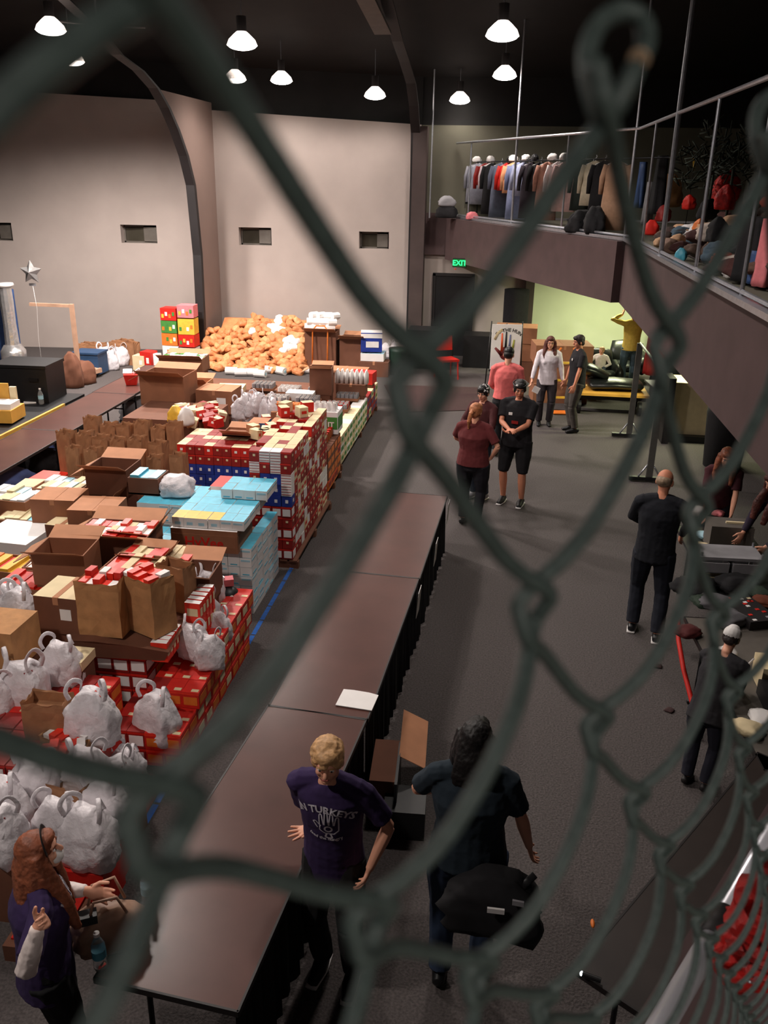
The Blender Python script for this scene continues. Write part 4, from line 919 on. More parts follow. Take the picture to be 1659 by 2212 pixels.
# the 300 food cartons that show largest are things of their own; the rest become one object
FOOD.sort(key=lambda t: (t[1]-O).length/(t[0].vertices[6].co-t[0].vertices[0].co).length)
for me, p, rz, l, g in FOOD[:300]: tag(link('food_carton', me, None, p, rz), l, 'box', g)
vs, fs, mi, mats = [], [], [], []
for me, p, rz, l, g in FOOD[300:]:
    Mx = Matrix.Translation(p) @ (Matrix.Rotation(rz, 4, 'Z') if not hasattr(rz, '__len__') else Matrix.Rotation(rz[2], 4, 'Z') @ Matrix.Rotation(rz[1], 4, 'Y') @ Matrix.Rotation(rz[0], 4, 'X')); b = len(vs)
    idx = []
    for m in me.materials:
        if m not in mats: mats.append(m)
        idx.append(mats.index(m))
    vs += [tuple(Mx @ v.co) for v in me.vertices]
    for f in me.polygons: fs.append(tuple(b+k for k in f.vertices)); mi.append(idx[f.material_index])
me = bpy.data.meshes.new('far_food_cartons'); me.from_pydata(vs, [], fs)
for m in mats: me.materials.append(m)
me.polygons.foreach_set('material_index', mi)
tag(link('far_food_cartons', me), 'hundreds more small food cartons in the farther parts of the stacks', 'boxes', kind='stuff')
# ================================================================ UNDER THE BALCONY
p = at(1210, 880, Y=19.2)
for i, (px, py, Y, d, m, l, rz) in enumerate(((1200, 905, 18.6, (1.15, .7, .41), 'kraft', 'bottom carton of the stack behind the woman in white', .1), (1195, 850, 18.8, (1.15, .7, .41), 'kraft', 'middle carton of the stack behind the woman in white', -.05), (1195, 780, 18.9, (1.2, .75, .4), 'kraft', 'top carton of the stack, with a raised flap', .12),
      (1110, 800, 20.6, (.9, .7, .4), 'kraft', 'carton behind the hand poster, lower', .05), (1115, 760, 20.7, (.95, .7, .36), 'kraft', 'carton behind the hand poster, upper', -.04))):
    q = at(px, py, Y=Y); zz = [0, .413, .826, .02, .9][i]
    if i == 3: boxthing('support_carton', 'large carton under the cartons behind the poster', 'box', (q.x, Y, 0), (.9, .7, .48), M['kraft3']); zz = .49
    if i == 4: q.x = at(1110, 800, Y=20.6).x; Y = 20.6
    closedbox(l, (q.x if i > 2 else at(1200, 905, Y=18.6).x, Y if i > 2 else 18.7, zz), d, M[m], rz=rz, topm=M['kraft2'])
# poster on an easel
e = at(1088, 820, Y=19.2); t = thing('poster_easel', 'white poster with a painted hand on a black easel', 'poster', (e.x, 19.2, 0), .18)
MB().box((0, 0, 1.0), (.66, .02, .98), M['white']).obj('poster_board', t)
hb = MB(); HC = [mat('ink_maroon', (96, 26, 26), .7), mat('ink_orange', (206, 84, 44), .7), mat('ink_black', (24, 24, 28), .7), mat('ink_grey', (96, 100, 130), .7), mat('ink_olive', (150, 150, 60), .7)]
hb.ell((.0, -.016, .86), (.14, .004, .15), HC[0])
for k, (x, zt, a) in enumerate(((-.09, 1.3, .1), (-.01, 1.33, 0), (.07, 1.27, -.1), (.14, 1.16, -.25))): hb.loft([(x, -.016, .9), (x-.4*a*.3, -.016, zt)], [(.03, .004), (.016, .004)], HC[k+1], right=(1, 0, 0))
hb.loft([(-.08, -.016, .82), (-.24, -.016, .98)], [(.045, .004), (.024, .004)], HC[0], right=(1, 0, 0)); hb.obj('hand_print', t)
hb = MB(); hb.loft([(-.26, -.014, 1.16), (-.2, -.014, 1.3), (-.1, -.014, 1.38)], [(.03, .003)]*3, M['cream'], right=(1, 0, 0)); hb.obj('ribbon_print', t)
o = link('lettering', text_mesh('OF THE HUN', .105, HC[2], .001, arc=.42, bold=.002), t, (.04, -.014, 1.37)); o.rotation_euler = (PI/2, 0, 0)
mb = MB()
for s in (-1, 1): mb.tube([(s*.34, .04, 1.55), (s*.4, .1, 0.03)], .014, M['blk'])
mb.tube([(0, .05, 1.5), (0, .5, .03)], .014, M['blk']); mb.box((0, -.02, .48), (.7, .07, .03), M['blk']); mb.obj('easel', t)
for s in (-1, 1): MB().ell((s*.4, .1, .035), (.035, .035, .035), M['chrome']).obj('castor', t)
# dark wrapped trolley by the doorway, red chair, black crates
drape('covered_rack', 'dark covered garment rack left of the pale green wall', 'rack', (at(1108, 760, Y=22.2).x, 22.2, 0), .6, 1.9, .5, M['blkcloth'], amp=.05)
for i, (px, Y, d, l) in enumerate(((930, 21.6, (1.1, .7, .95), 'black crate against the wall left of the dark door'), (1040, 22.0, (.9, .7, .8), 'black crate right of the red chair'))):
    boxthing('black_crate', l, 'crate', (at(px, 760, Y=Y).x, Y, 0), d, M['blk'])
t = thing('red_chair', 'red plastic chair in front of the black crate', 'chair', (at(965, 790, Y=20.3).x, 20.3, 0), .5)
MB().box((0, 0, .45), (.44, .44, .05), M['red']).obj('seat', t); MB().box((0, .22, .8), (.42, .04, .34), M['red'], rot=Matrix.Rotation(-.15, 3, 'X')).obj('backrest', t)
for a in (-1, 1):
    for b in (-1, 1): MB().cyl((a*.19, b*.19, .43), (a*.21, b*.21, 0), .018, M['red'], 8).obj('leg', t)
# low wheeled cart with a board and black cushions, armchairs
c = at(1315, 900, z=0); t = thing('flatbed_cart', 'low wheeled cart with a yellow board edge and black cushions', 'cart', (2.25, 17.95, 0), .0)
MB().box((0, 0, .42), (1.5, .9, .05), M['yellowwood']).obj('board', t)
MB().box((0, .05, .34), (1.4, .8, .08), M['blk']).obj('frame', t)
for a in (-1, 1):
    for b in (-1, 1): MB().cyl((a*.6-.03, b*.32, .14), (a*.6+.03, b*.32, .14), .14, M['blk'], 16).obj('wheel', t)
def cushion(p, d, label, rz=0, tilt=0):
    mb = MB(); mb.loft([(-d[0]/2, 0, 0), (-d[0]/2+.06, 0, 0), (0, 0, .02), (d[0]/2-.06, 0, 0), (d[0]/2, 0, 0)], [(d[1]/2*.7, d[2]/2*.5), (d[1]/2, d[2]/2), (d[1]/2, d[2]/2*1.1), (d[1]/2, d[2]/2), (d[1]/2*.7, d[2]/2*.5)], M['leather'], right=(0, 1, 0), seg=16)
    return tag(mb.obj('cushion', None, p, (0, tilt, rz)), label, 'cushion')
cushion((2.35, 18.0, .55), (1.1, .7, .2), 'long black cushion lying flat on the low cart', .05)
cushion((1.85, 18.15, .78), (.7, .65, .22), 'black cushion propped on the left end of the low cart', .2, .35)
def armchair(p, label, rz, s=1):
    t = thing('armchair', label, 'armchair', p, rz); t.scale = (s, s, s)
    mb = MB().loft([(-.32, 0, .36), (.32, 0, .36)], [(.3, .13), (.3, .13)], M['leather'], right=(0, 1, 0), seg=16, cap='round'); mb.obj('seat', t)
    MB().loft([(0, .3, .3), (0, .34, .6), (0, .4, .88)], [(.36, .11), (.37, .12), (.33, .08)], M['leather'], right=(1, 0, 0), seg=16, cap='round').obj('backrest', t)
    for q in (-1, 1): MB().loft([(q*.4, -.3, .42), (q*.41, 0, .46), (q*.4, .3, .5)], [(.09, .2)]*3, M['leather'], right=(1, 0, 0), seg=14, cap='round').obj('armrest', t)
    MB().box((0, 0, .1), (.7, .6, .16), M['blk']).obj('base', t)
armchair((at(1282, 830, z=0).x, 19.6, 0), 'black leather armchair with the child sitting in it', .1)
armchair((at(1340, 815, z=0).x, 20.9, 0), 'black leather armchair behind the person in yellow', -.1)
armchair((at(1430, 830, z=0).x, 19.4, 0), 'black leather armchair right of the garment rack post', -.3)
armchair((at(1420, 870, z=0).x+.2, 18.2, 0), 'nearest black leather armchair, turned away, by the rack post', 2.6, .9)
# orange hand truck behind the woman in white
t = thing('hand_truck', 'yellow-orange hand truck standing behind the woman in white', 'trolley', (at(1218, 905, z=0).x, 17.6, 0), .1)
for s in (-1, 1): MB().tube([(s*.2, 0, .06), (s*.2, .1, 1.2), (s*.12, .1, 1.3)], .022, M['orange']).obj('rail', t)
MB().box((0, -.12, .03), (.46, .24, .02), M['orange']).obj('toe_plate', t)
for k in range(3): MB().box((0, .03+.03*k, .3+.35*k), (.4, .03, .04), M['yellow']).obj('crossbar', t)
for s in (-1, 1): MB().cyl((s*.24, .1, .11), (s*.3, .1, .11), .11, M['blk'], 14).obj('wheel', t)
# garment racks with T feet
def track(p, label, h=1.75, n=0, rz=0, L=1.5):
    t = thing('garment_rack', label, 'rack', p, rz, 'bare garment racks')
    for y in (0, L):
        MB().box((0, y, h/2), (.1, .05, h), mat('grey_post', (84, 82, 78), .6)).obj('post', t); MB().box((0, y, .05), (.62, .08, .06), M['blk']).obj('foot', t)
        for s in (-1, 1): MB().tube([(s*.18, y, .06), (s*.04, y, .28)], .014, M['galv']).obj('brace', t)
    MB().tube([(0, 0, h), (0, L, h)], .02, M['galv']).obj('rail', t)
    return t
track((2.45, 13.42, 0), 'bare garment rack with two T-foot posts between the low cart and the balding man', 1.75, rz=0, L=2.53)
# white table, tall crate, pale cabinet and bin on the right
table('folding_table', 'pale folding table right of the garment racks under the balcony', (3.3, 17.0), .1, W=.7, L=1.4, top=M['grey'])
boxthing('cabinet', 'yellow-lit plain cabinet beside the dark bin', 'cabinet', (3.5, 16.3, .12), (.72, .7, .95), M['cream'])
boxthing('dolly', 'black dolly under the pale cabinet', 'dolly', (3.45, 16.2, 0), (.9, .8, .12), M['blk'])
boxthing('display_board', 'tall narrow grey board left of the pale cabinet', 'board', (3.05, 15.9, 0), (.12, .5, 1.2), M['ribdark'])
t = thing('trash_bin', 'tall black bin with rounded lid below the balcony corner', 'bin', (3.8, 14.5, 0)); MB().loft([(0, 0, 0), (0, 0, .9), (0, 0, 1.05)], [.3, .36, .36], M['blkcloth'], seg=20).obj('body', t)
MB().ell((0, 0, 1.05), (.37, .37, .12), M['blkcloth']).obj('lid', t); MB().box((-.3, -.15, 1.12), (.2, .1, .08), M['blk']).obj('handle', t)
drape('hanging_coat', 'dark red and black coats hanging under the balcony', 'coat', (3.3, 18.9, .6), .5, 1.2, .3, M['dred'], amp=.08)
# ---------------------------------------------------------------- right row of tables with donated odds and ends
table('folding_table', 'dark table at the lower right with a pale edge line', (1.3+.28, 4.33-.22), -.603, L=2.44, W=.76, top=mat('dark_laminate', (44, 36, 33), .45))
table('folding_table', 'cluttered table beside the dark-jacketed man, far one', (2.55, 8.55), .02, L=2.2, W=.8, top=M['blk'])
table('folding_table', 'cluttered table at the right, near one', (2.28, 6.25), .06, L=2.2, W=.8, top=M['shutter'])
TT = .745
def RT_(px, py, z=TT): return at(px, py, z=z)
k = RT_(1568, 1250); t = thing('wire_cart', 'grey cart with two wire baskets on the right tables', 'cart', (k.x, k.y+.1, TT), .05)
MB().box((0, 0, .24), (.62, .34, .03), M['grey']).obj('shelf', t)
for s in (-1, 1):
    MB().box((s*.15, -.08, .1), (.26, .2, .02), M['galv']).box((s*.15, -.18, .15), (.26, .01, .1), M['grey']).box((s*.15+.13, -.08, .15), (.01, .2, .1), M['grey']).box((s*.15-.13, -.08, .15), (.01, .2, .1), M['grey']).obj('basket', t)
for a in (-1, 1):
    for b in (-1, 1): MB().cyl((a*.29, b*.15, 0), (a*.29, b*.15, .3), .012, M['galv'], 8).obj('post', t)
MB().prism([(-.24, 0), (.22, 0), (.2, .03), (.02, .1), (-.08, .09), (-.24, .02)], -.1, .04, M['cream'], 'y').obj('liner', t)
k = RT_(1580, 1200); t = thing('case', 'dark grey case with a pale handle behind the wire cart', 'case', (k.x, k.y+.25, TT)); MB().box((0, 0, .14), (.44, .3, .28), M['shutter']).obj('body', t); MB().box((.08, -.02, .29), (.26, .03, .02), M['cream']).obj('handle', t)
MT = dict(green=mat('dark_green_cloth', (38, 52, 40), .8), orange=mat('rust_cloth', (104, 50, 30), .8), grey=mat('dim_grey_cloth', (96, 94, 98), .85), dred=mat('wine_cloth', (74, 20, 20), .85))
items = [(1507, 1110, 'white', .16, 'white crumpled cloth by the dark-jacketed man'), (1552, 1112, 'pink', .1, 'pale pink cloth on the far table'), (1518, 1160, 'lcyan', .11, 'pale blue packet near the white cloth'), (1515, 1185, 'cream', .12, 'cream and white toy on the far table'),
         (1500, 1275, 'blkcloth', .26, 'black coat heaped at the table edge'), (1516, 1305, 'green', .14, 'dark green bag with small white charms'), (1545, 1310, 'grey', .2, 'grey folded garment on the near table'), (1575, 1345, 'grey', .2, 'silver-grey garment beside the folded one'),
         (1640, 1285, 'green', .14, 'green and white packet at the right edge'), (1650, 1305, 'orange', .14, 'rust-coloured packet at the right edge'), (1485, 1370, 'dred', .14, 'dark red scarf hanging at the table edge'), (1645, 1560, 'white', .14, 'white crumpled plastic at the lower right'), (1612, 1580, 'cream', .14, 'crumpled clear wrapper at the lower right'), (1585, 1270, 'blkcloth', .24, 'black bag under the wire cart')]
for i, (px, py, m, s, l) in enumerate(items):
    p = RT_(px, py); z0 = TT
    tag(bagmesh(200+i, MT.get(m, M.get(m)), s*1.5, s*1.2, s*.55).obj('cloth_heap' if 'cloth' in l or 'garment' in l or 'coat' in l else 'packet', None, (p.x, p.y, z0), i), l, 'clothing' if 'garment' in l or 'coat' in l or 'scarf' in l else 'item')
# display boards with small printed tiles, white box, candles
k = RT_(1615, 1330); t = thing('game_box', 'black and red patterned box on the right table', 'box', (k.x, k.y, TT), .35); MB().box((0, 0, .04), (.3, .5, .08), M['ribdark']).obj('body', t)
mb = MB(); r_ = random.Random(5)
for i in range(14): mb.box((r_.uniform(-.12, .12), r_.uniform(-.22, .22), .082), (.035, .03, .004), M[r_.choice(('white', 'red', 'cream', 'grey'))])
mb.obj('print', t)
k = RT_(1645, 1475); t = thing('white_bin', 'white box with dark interior at the right edge', 'box', (k.x+.1, k.y, TT)); MB().box((0, 0, .1), (.3, .26, .2), M['cream']).obj('body', t); MB().box((0, -.3, .06), (.36, .3, .12), M['blk']).obj('tray', t)
k = RT_(1610, 1425, z=.85); tag(MB().cyl((0, 0, 0), (.03, -.1, .16), .008, M['white'], 8).obj('white_stick', None, (k.x, k.y, .76)), 'white stick lying across the near right table', 'stick')
# stringy red cord beside the table, orange bit and small flashlight on the lowest table
k = at(1483, 1400, z=.6); tag(MB().tube([(k.x, k.y+.5, .7), (k.x-.02, k.y+.25, .55), (k.x, k.y, .4), (k.x+.06, k.y-.25, .2), (k.x+.1, k.y-.5, .03)], .022, M['red']).obj('red_strap', None), 'bright red strap hanging off the right table', 'strap')
k = at(1280, 1997, z=.75); tag(MB().ell((0, 0, .012), (.012, .03, .012), M['orange']).obj('orange_cap', None, (k.x, k.y, .745)), 'small orange cap on the lower right table', 'cap')
k = at(1258, 2102, z=.77); t = thing('flashlight', 'black pocket light shining white on the lower right table', 'flashlight', (k.x, k.y, .765), -.5)
MB().cyl((0, 0, 0), (.09, .02, 0), .014, M['blk'], 12).obj('barrel', t); MB().ell((-.004, 0, 0), (.008, .012, .012), mat('led_glow', (225, 240, 255), .4, emit=12, noise=0)).obj('lens', t)
for i, (px, py) in enumerate(((1420, 1440), (1446, 1535))): k = at(px, py, z=0); tag(bagmesh(230+i, M['maroonmat'], .08, .07, .02).obj('floor_scrap', None, (k.x, k.y, 0), i), ['upper', 'lower'][i]+' dark scrap lying on the carpet by the right tables', 'scrap')

# ================================================================ ON THE BALCONY
A, B = V((-1.2, 22.95, BZ)), V((2.35, 15.5, BZ)); dirv = (B-A).normalized(); nrm = V((-dirv.y, dirv.x, 0)); nrm = nrm if nrm.x > 0 else -nrm
rk = thing('clothes_rail', 'long clothes rail on the balcony', 'rail', (0, 0, 0))
ra = at(985, 355, Y=22.9); 
off = nrm*.32
mb = MB(); mb.tube([A+off+V((0, 0, 1.3)), B+off+V((0, 0, 1.3))], .015, M['tmetal']); mb.obj('bar', rk)
for f in (.02, .35, .68, .98): q = A.lerp(B, f)+off; MB().tube([q, q+V((0, 0, 1.3))], .015, M['tmetal']).obj('upright', rk)
def garment(px, label, m, h, w=.44, sleeves=True, drop=.0, ptop=None):
    best = min(range(600), key=lambda k: abs(pxof(A.lerp(B, k/600)+off)-px)); q = A.lerp(B, best/600)+off
    t = thing('hanging_garment', label, 'clothes', (q.x, q.y, BZ+1.27-drop), math.atan2(dirv.y, dirv.x)+PI/2*.75+random.uniform(-.25, .25), 'clothes on the balcony rail')
    mb = MB(); hh = h; rows = [(0, .2), (-.05, .62), (-.14, .95), (-.35, .9), (-.6*hh, 1.0), (-hh, 1.08)]
    vs = []; n = 16
    for z, r in rows:
        for k in range(n):
            a = 2*PI*k/n; vs.append((w/2*r*math.cos(a), .055*(1+.5*math.sin(4*a+z*6))*math.sin(a)*(1 if z < -.1 else .6), z))
    fs = [(j*n+k, j*n+(k+1) % n, (j+1)*n+(k+1) % n, (j+1)*n+k) for j in range(5) for k in range(n)]
    fs += [tuple(range(n)), tuple(range(5*n, 6*n))[::-1]]
    mb.add(vs, fs, m, True); mb.obj('garment', t)
    if sleeves:
        for s in (-1, 1): MB().loft([(s*w*.42, 0, -.08), (s*w*.56, .02, -.3), (s*w*.58, .04, -.58)], [(.07, .05), (.06, .045), (.045, .035)], m, seg=8).obj('sleeve', t)
    MB().tube([(-w*.4, 0, -.07), (0, 0, .0), (w*.4, 0, -.07)], .009, M['white'], 5).tube([(0, 0, 0), (0, 0, .05), (.02, 0, .07), (.01, 0, .1)], .005, M['galv'], 5).obj('hanger', t)
def pxof(p): q = p-O; return CX+F_PX*q.dot(RT)/q.dot(fw)
def mm(n, c): return mat('cloth_'+n, c, .9, noise=.12, scale=14)
GS = [(992, 'pale grey shirt', mm('lgrey', (150, 150, 160)), .9), (998, 'black long coat', M['blkcloth'], .95), (1006, 'cream top', mm('cream', (205, 190, 178)), .9), (1016, 'navy coat', mm('navy', (24, 26, 52)), .85), (1030, 'light grey knit dress', mm('grey', (150, 152, 166)), .95), (1044, 'dark red blouse', M['dred'], .5), (1054, 'white blouse with pale pink stripe', mm('lpink', (216, 196, 202)), .55), (1058, 'black skirted dress', M['blkcloth'], 1.15), (1076, 'grey slacks outfit', mm('slate', (92, 98, 116)), 1.2), (1090, 'bright red shirt', M['red'], .6),
      (1102, 'peach top', mm('peach', (230, 168, 124)), .65), (1112, 'periwinkle long shirt', mm('peri', (130, 138, 172)), 1.2), (1124, 'white and blue blouse', mm('wblue', (170, 176, 206)), .7), (1140, 'dark plum overcoat', mm('plum', (44, 36, 44)), 1.15), (1158, 'black jacket', M['blkcloth'], .6), (1174, 'brown plaid flannel shirt', mm('plaid', (166, 120, 104)), 1.15), (1196, 'white top', mm('white', (214, 204, 204)), .8), (1212, 'dusty pink shirt', mm('dpink', (206, 168, 164)), .95), (1250, 'dark green sweater', mm('dgreen', (40, 48, 44)), .9), (1272, 'cream short-sleeved shirt', mm('cream2', (196, 184, 160)), .8), (1292, 'black hooded jacket', M['blkcloth'], .95), (1318, 'tan overcoat', mm('tan', (176, 138, 112)), 1.2)]
for px, l, m, h in GS: garment(px, l+' hanging on the balcony rail', m, h)
for i, (px, c_) in enumerate(((1003, 'white'), (1052, 'white'), (1095, 'blk'), (1100, 'white'), (1127, 'white'), (1145, 'blk'), (1182, 'white'), (1206, 'white'))):
    best = min(range(600), key=lambda k: abs(pxof(A.lerp(B, k/600)+off)-px)); q = A.lerp(B, best/600)+off
    tag(bagmesh(250+i, M[c_], .2, .12, .13).obj('hat', None, (q.x, q.y, BZ+1.3), i), ['white', 'black'][c_ == 'blk']+' hat or cap resting on the balcony clothes rail', 'hat', 'hats on the clothes rail')
def onbalc(px, py, z): return at(px, py, z=z)
def aty(px, py, d=.5):
    """point behind the right-hand railing, d metres in from the edge"""
    return at(px, py, X=1.98+d)
# things lying on the back balcony
for i, (px, py, Y, m, s, l) in enumerate(((965, 450, 22.5, 'blkcloth', .38, 'black bundle at the left end of the balcony'), (945, 425, 22.6, 'grey', .3, 'grey folded cloth on the black bundle'), (1020, 468, 21.9, 'pink', .22, 'pale pink plush on the balcony floor'), (1255, 488, 17.4, 'blkcloth', .5, 'black clothes pile behind the white curb'), (1232, 492, 17.5, 'red', .16, 'red and white pointed hat at the balcony edge'), (1285, 470, 17.0, 'blkcloth', .6, 'black coats heaped beside the tan overcoat'))):
    p = at(px, py, Y=Y); tag(bagmesh(270+i, M[m], s*1.3, s*.6, s*.8).obj('cloth_heap', None, (p.x if i != 1 else at(965, 450, Y=22.5).x, p.y if i != 1 else 22.5, BZ if i != 1 else BZ+.27), i*.3), l, 'clothing')
# the jumble behind the right-hand railing
rj = random.Random(12); cols = [mm('j%d' % i, c) for i, c in enumerate(((58, 46, 42), (120, 96, 84), (196, 182, 172), (150, 60, 40), (66, 84, 98), (40, 40, 44), (176, 140, 110), (90, 70, 60), (210, 206, 206), (70, 40, 38)))]
JMs = [bagmesh(300+i, cols[i], .3, .22, .16).mesh('odd_item') for i in range(10)]
cnt = 0
for i in range(300):
    dd = rj.uniform(.12, 2.4); yy = rj.uniform(8.3, 14.8); hz = .08+.5*dd*(.6+.4*math.sin(yy*1.7))*(1 if dd < 1.6 else 1.1)
    o = link('odd_item', JMs[rj.randrange(10)], None, (1.98+dd+.1, yy, BZ+max(0, hz-.08)), (rj.uniform(-.5, .5), rj.uniform(-.5, .5), rj.random()*6)); sc = rj.uniform(.55, 1.25); o.scale = (sc, sc, sc)
    tag(o, 'crumpled %s item in the balcony jumble, %s, %s' % (('dark brown', 'taupe', 'pale', 'rust', 'slate blue', 'black', 'tan', 'brown', 'white', 'maroon')[JMs.index(o.data)], ('at the railing', 'low on the slope', 'high on the slope', 'at the back')[min(3, int(dd/.6))], ('near end', 'right of the middle', 'middle', 'left of the middle', 'far end')[min(4, int((yy-8.3)/1.3))]), 'item', 'jumble behind the balcony railing')
tag(MB().prism([(2.4, BZ), (5.4, BZ), (5.4, BZ+.6), (3.4, BZ+.22)], 8.4, 14.5, cols[0], 'y').obj('jumble_core'), 'mass of clothes and odds packed too deep to count behind the railing', 'clothes', kind='stuff')
special = [(1568, 418, 'redcloth', .34, 'bright red stocking-shaped plush sitting on the jumble', 1.2), (1566, 440, 'redcloth', .26, 'lower bulge of the bright red plush', .9), (1487, 445, 'red', .2, 'dull red and pink doll-like toy in the jumble', 1.1), (1407, 500, 'red', .2, 'red cloth hanging by the left post', .4), (1432, 470, 'dred', .22, 'dark red cloth behind the thick pole', .6), (1512, 478, 'orange', .14, 'orange-brown pointed bag in the jumble', .6), (1618, 450, 'blk', .2, 'black and white striped shoe heap at the right', .9), (1528, 460, 'blkcloth', .24, 'black jacket spread over the jumble', .9), (1550, 495, 'blkcloth', .24, 'black coat with grey trim on the jumble', .5), (1470, 556, 'cyan', .12, 'turquoise toy at the foot of the railing', .12), (1440, 430, 'bag2', .5, 'tan fur-like coat piled in the jumble', 1.1)]
for i, (px, py, m, s, l, d) in enumerate(special):
    p = aty(px, py, d); tag(bagmesh(330+i, M[m], s*1.1, s*.8, s*1.2).obj('plush' if 'plush' in l else 'cloth_heap', None, (p.x, p.y, max(BZ, p.z-s*.3) if 'plush' in l else max(BZ, min(p.z-s*.3, BZ+.05+.4*d))), i), l, 'item')
for i, (px, py, l) in enumerate(((1543, 360, 'dark sparse artificial fir tree standing in the jumble'), (1590, 330, 'smaller dark artificial fir tree, right of the other'))):
    p = at(px, py, Y=14.0-i*.8); mb = MB(); r2 = random.Random(i)
    for k in range(130):
        a = V((r2.uniform(-.5, .5), r2.uniform(-.5, .5), r2.uniform(-.3, .3))); mb.tube([a, a+V((r2.uniform(-.2, .2), r2.uniform(-.2, .2), r2.uniform(-.05, .2)))], .012, M['fir'], 4)
    mb.tube([(-.4, -.3, -.3), (.4, .3, .3)], .02, M['fir']); mb.tube([(0, 0, 0), (0, 0, BZ-p.z+.01)], .02, M['fir']); tag(mb.obj('fir_tree', None, p), l, 'tree')
p = aty(1499, 352, 1.6); tag(MB().box((0, 0, 0), (.03, .3, .045), M['yellow'], rot=Matrix.Rotation(.9, 3, 'X')).tube([(0, -.05, -.1), (0, 0, BZ-p.z+.01)], .008, M['ribdark'], 6).obj('yellow_flag', None, p), 'yellow strip on a thin dark stick in the jumble', 'flag')
for i, (px, py, m, l, h, w_) in enumerate(((1385, 400, 'navy', 'pale blue garments hanging at the far corner', .9, .4), (1402, 440, 'grey', 'grey garment hanging behind the left post', .8, .4), (1425, 400, 'blkcloth', 'black garments hanging behind the thick pole', 1.0, .5), (1645, 590, 'pink', 'pink striped garment hanging at the right edge', .6, .3), (1612, 600, 'blkcloth', 'black garments hanging right of the last post', .6, .6), (1625, 625, 'navy', 'blue jeans folded at the balcony edge', .3, .3))):
    p = aty(px, py, .4 if px > 1600 else .7); drape('hanging_garment', l, 'clothes', (p.x, p.y, max(BZ+.02, p.z-h/2)), w_*.5, h, w_, M[m], amp=.12, taper=.75)

# ================================================================ PEOPLE
SK = mat('skin_fair', (222, 160, 132), .55, noise=.05, scale=10); SK2 = mat('skin_warm', (206, 136, 106), .55, noise=.05, scale=10)
def cl(n, c, **k): return mat('wear_'+n, c, .9, noise=.1, scale=18, bump=.15, **k)
HAIRS = {k: mat('hair_'+k, c, .55, noise=.35, scale=22, bump=.5) for k, c in dict(blond=(196, 152, 106), dark=(38, 28, 26), auburn=(132, 74, 50), redbrown=(84, 40, 32), grey=(150, 128, 106), ginger=(176, 112, 74), black=(22, 19, 19)).items()}
EYE = mat('eye_white', (225, 215, 210), .3); IRIS = mat('eye_iris', (50, 40, 36), .3); LIP = mat('lips', (172, 92, 84), .5)
def lerp3(pts, t):
    n = len(pts)-1; i = min(int(t*n), n-1); return pts[i].lerp(pts[i+1], t*n-i)
def ik(a, b, l1, l2, pole):
    d = b-a; L = min(d.length, (l1+l2)*.999); dn = d.normalized(); x = (l1*l1-l2*l2+L*L)/(2*L); h = math.sqrt(max(0, l1*l1-x*x))
    p = pole-dn*pole.dot(dn); p = p.normalized() if p.length > 1e-4 else dn.orthogonal()
    return a+dn*x+p*h, a+dn*L
def hand(mb, w, d, tside, m, s=1, curl=.25, spread=.5, point=False, fist=False, ws=.9):
    d = d.normalized(); ts = (tside-d*tside.dot(d)).normalized(); pn = d.cross(ts)
    if s < 0: pn = -pn; s = -s
    mb.loft([w-d*.02*s, w+d*.01*s, w+d*.05*s, w+d*.088*s], [(.022*s, .019*s), (.028*s, .016*s), (.04*s, .014*s), (.038*s, .011*s)], m, right=ts, seg=12, cap='round')
    for i in range(4):
        b = w+d*(.082-.004*abs(i-1))*s+ts*(.03-.0195*i)*s; L = (.072, .08, .074, .058)[i]*s; dd = (d+ts*spread*(.33-.2*i)).normalized(); c = curl
        if point and i > 0: c = 1.15
        if fist: c = 1.2
        pts = [b]
        for k, f in enumerate((.45, .3, .25)):
            an = c*(1 if k else .6); dd = (dd*math.cos(an)+pn*math.sin(an)).normalized(); pts.append(pts[-1]+dd*L*f)
        mb.loft(pts, [.0092*s, .0088*s, .0078*s, .0066*s], m, seg=8, cap='round')
    b = w+d*.022*s+ts*.026*s; dd = (d*.75+ts*.8+pn*.2).normalized(); d2 = (d*.95+ts*.25+pn*(.5 if curl > .3 else .2)).normalized()
    mb.loft([b, b+dd*.038*s, b+dd*.038*s+d2*.028*s, b+dd*.038*s+d2*.05*s], [.0135*s, .0115*s, .0098*s, .0078*s], m, seg=8, cap='round')
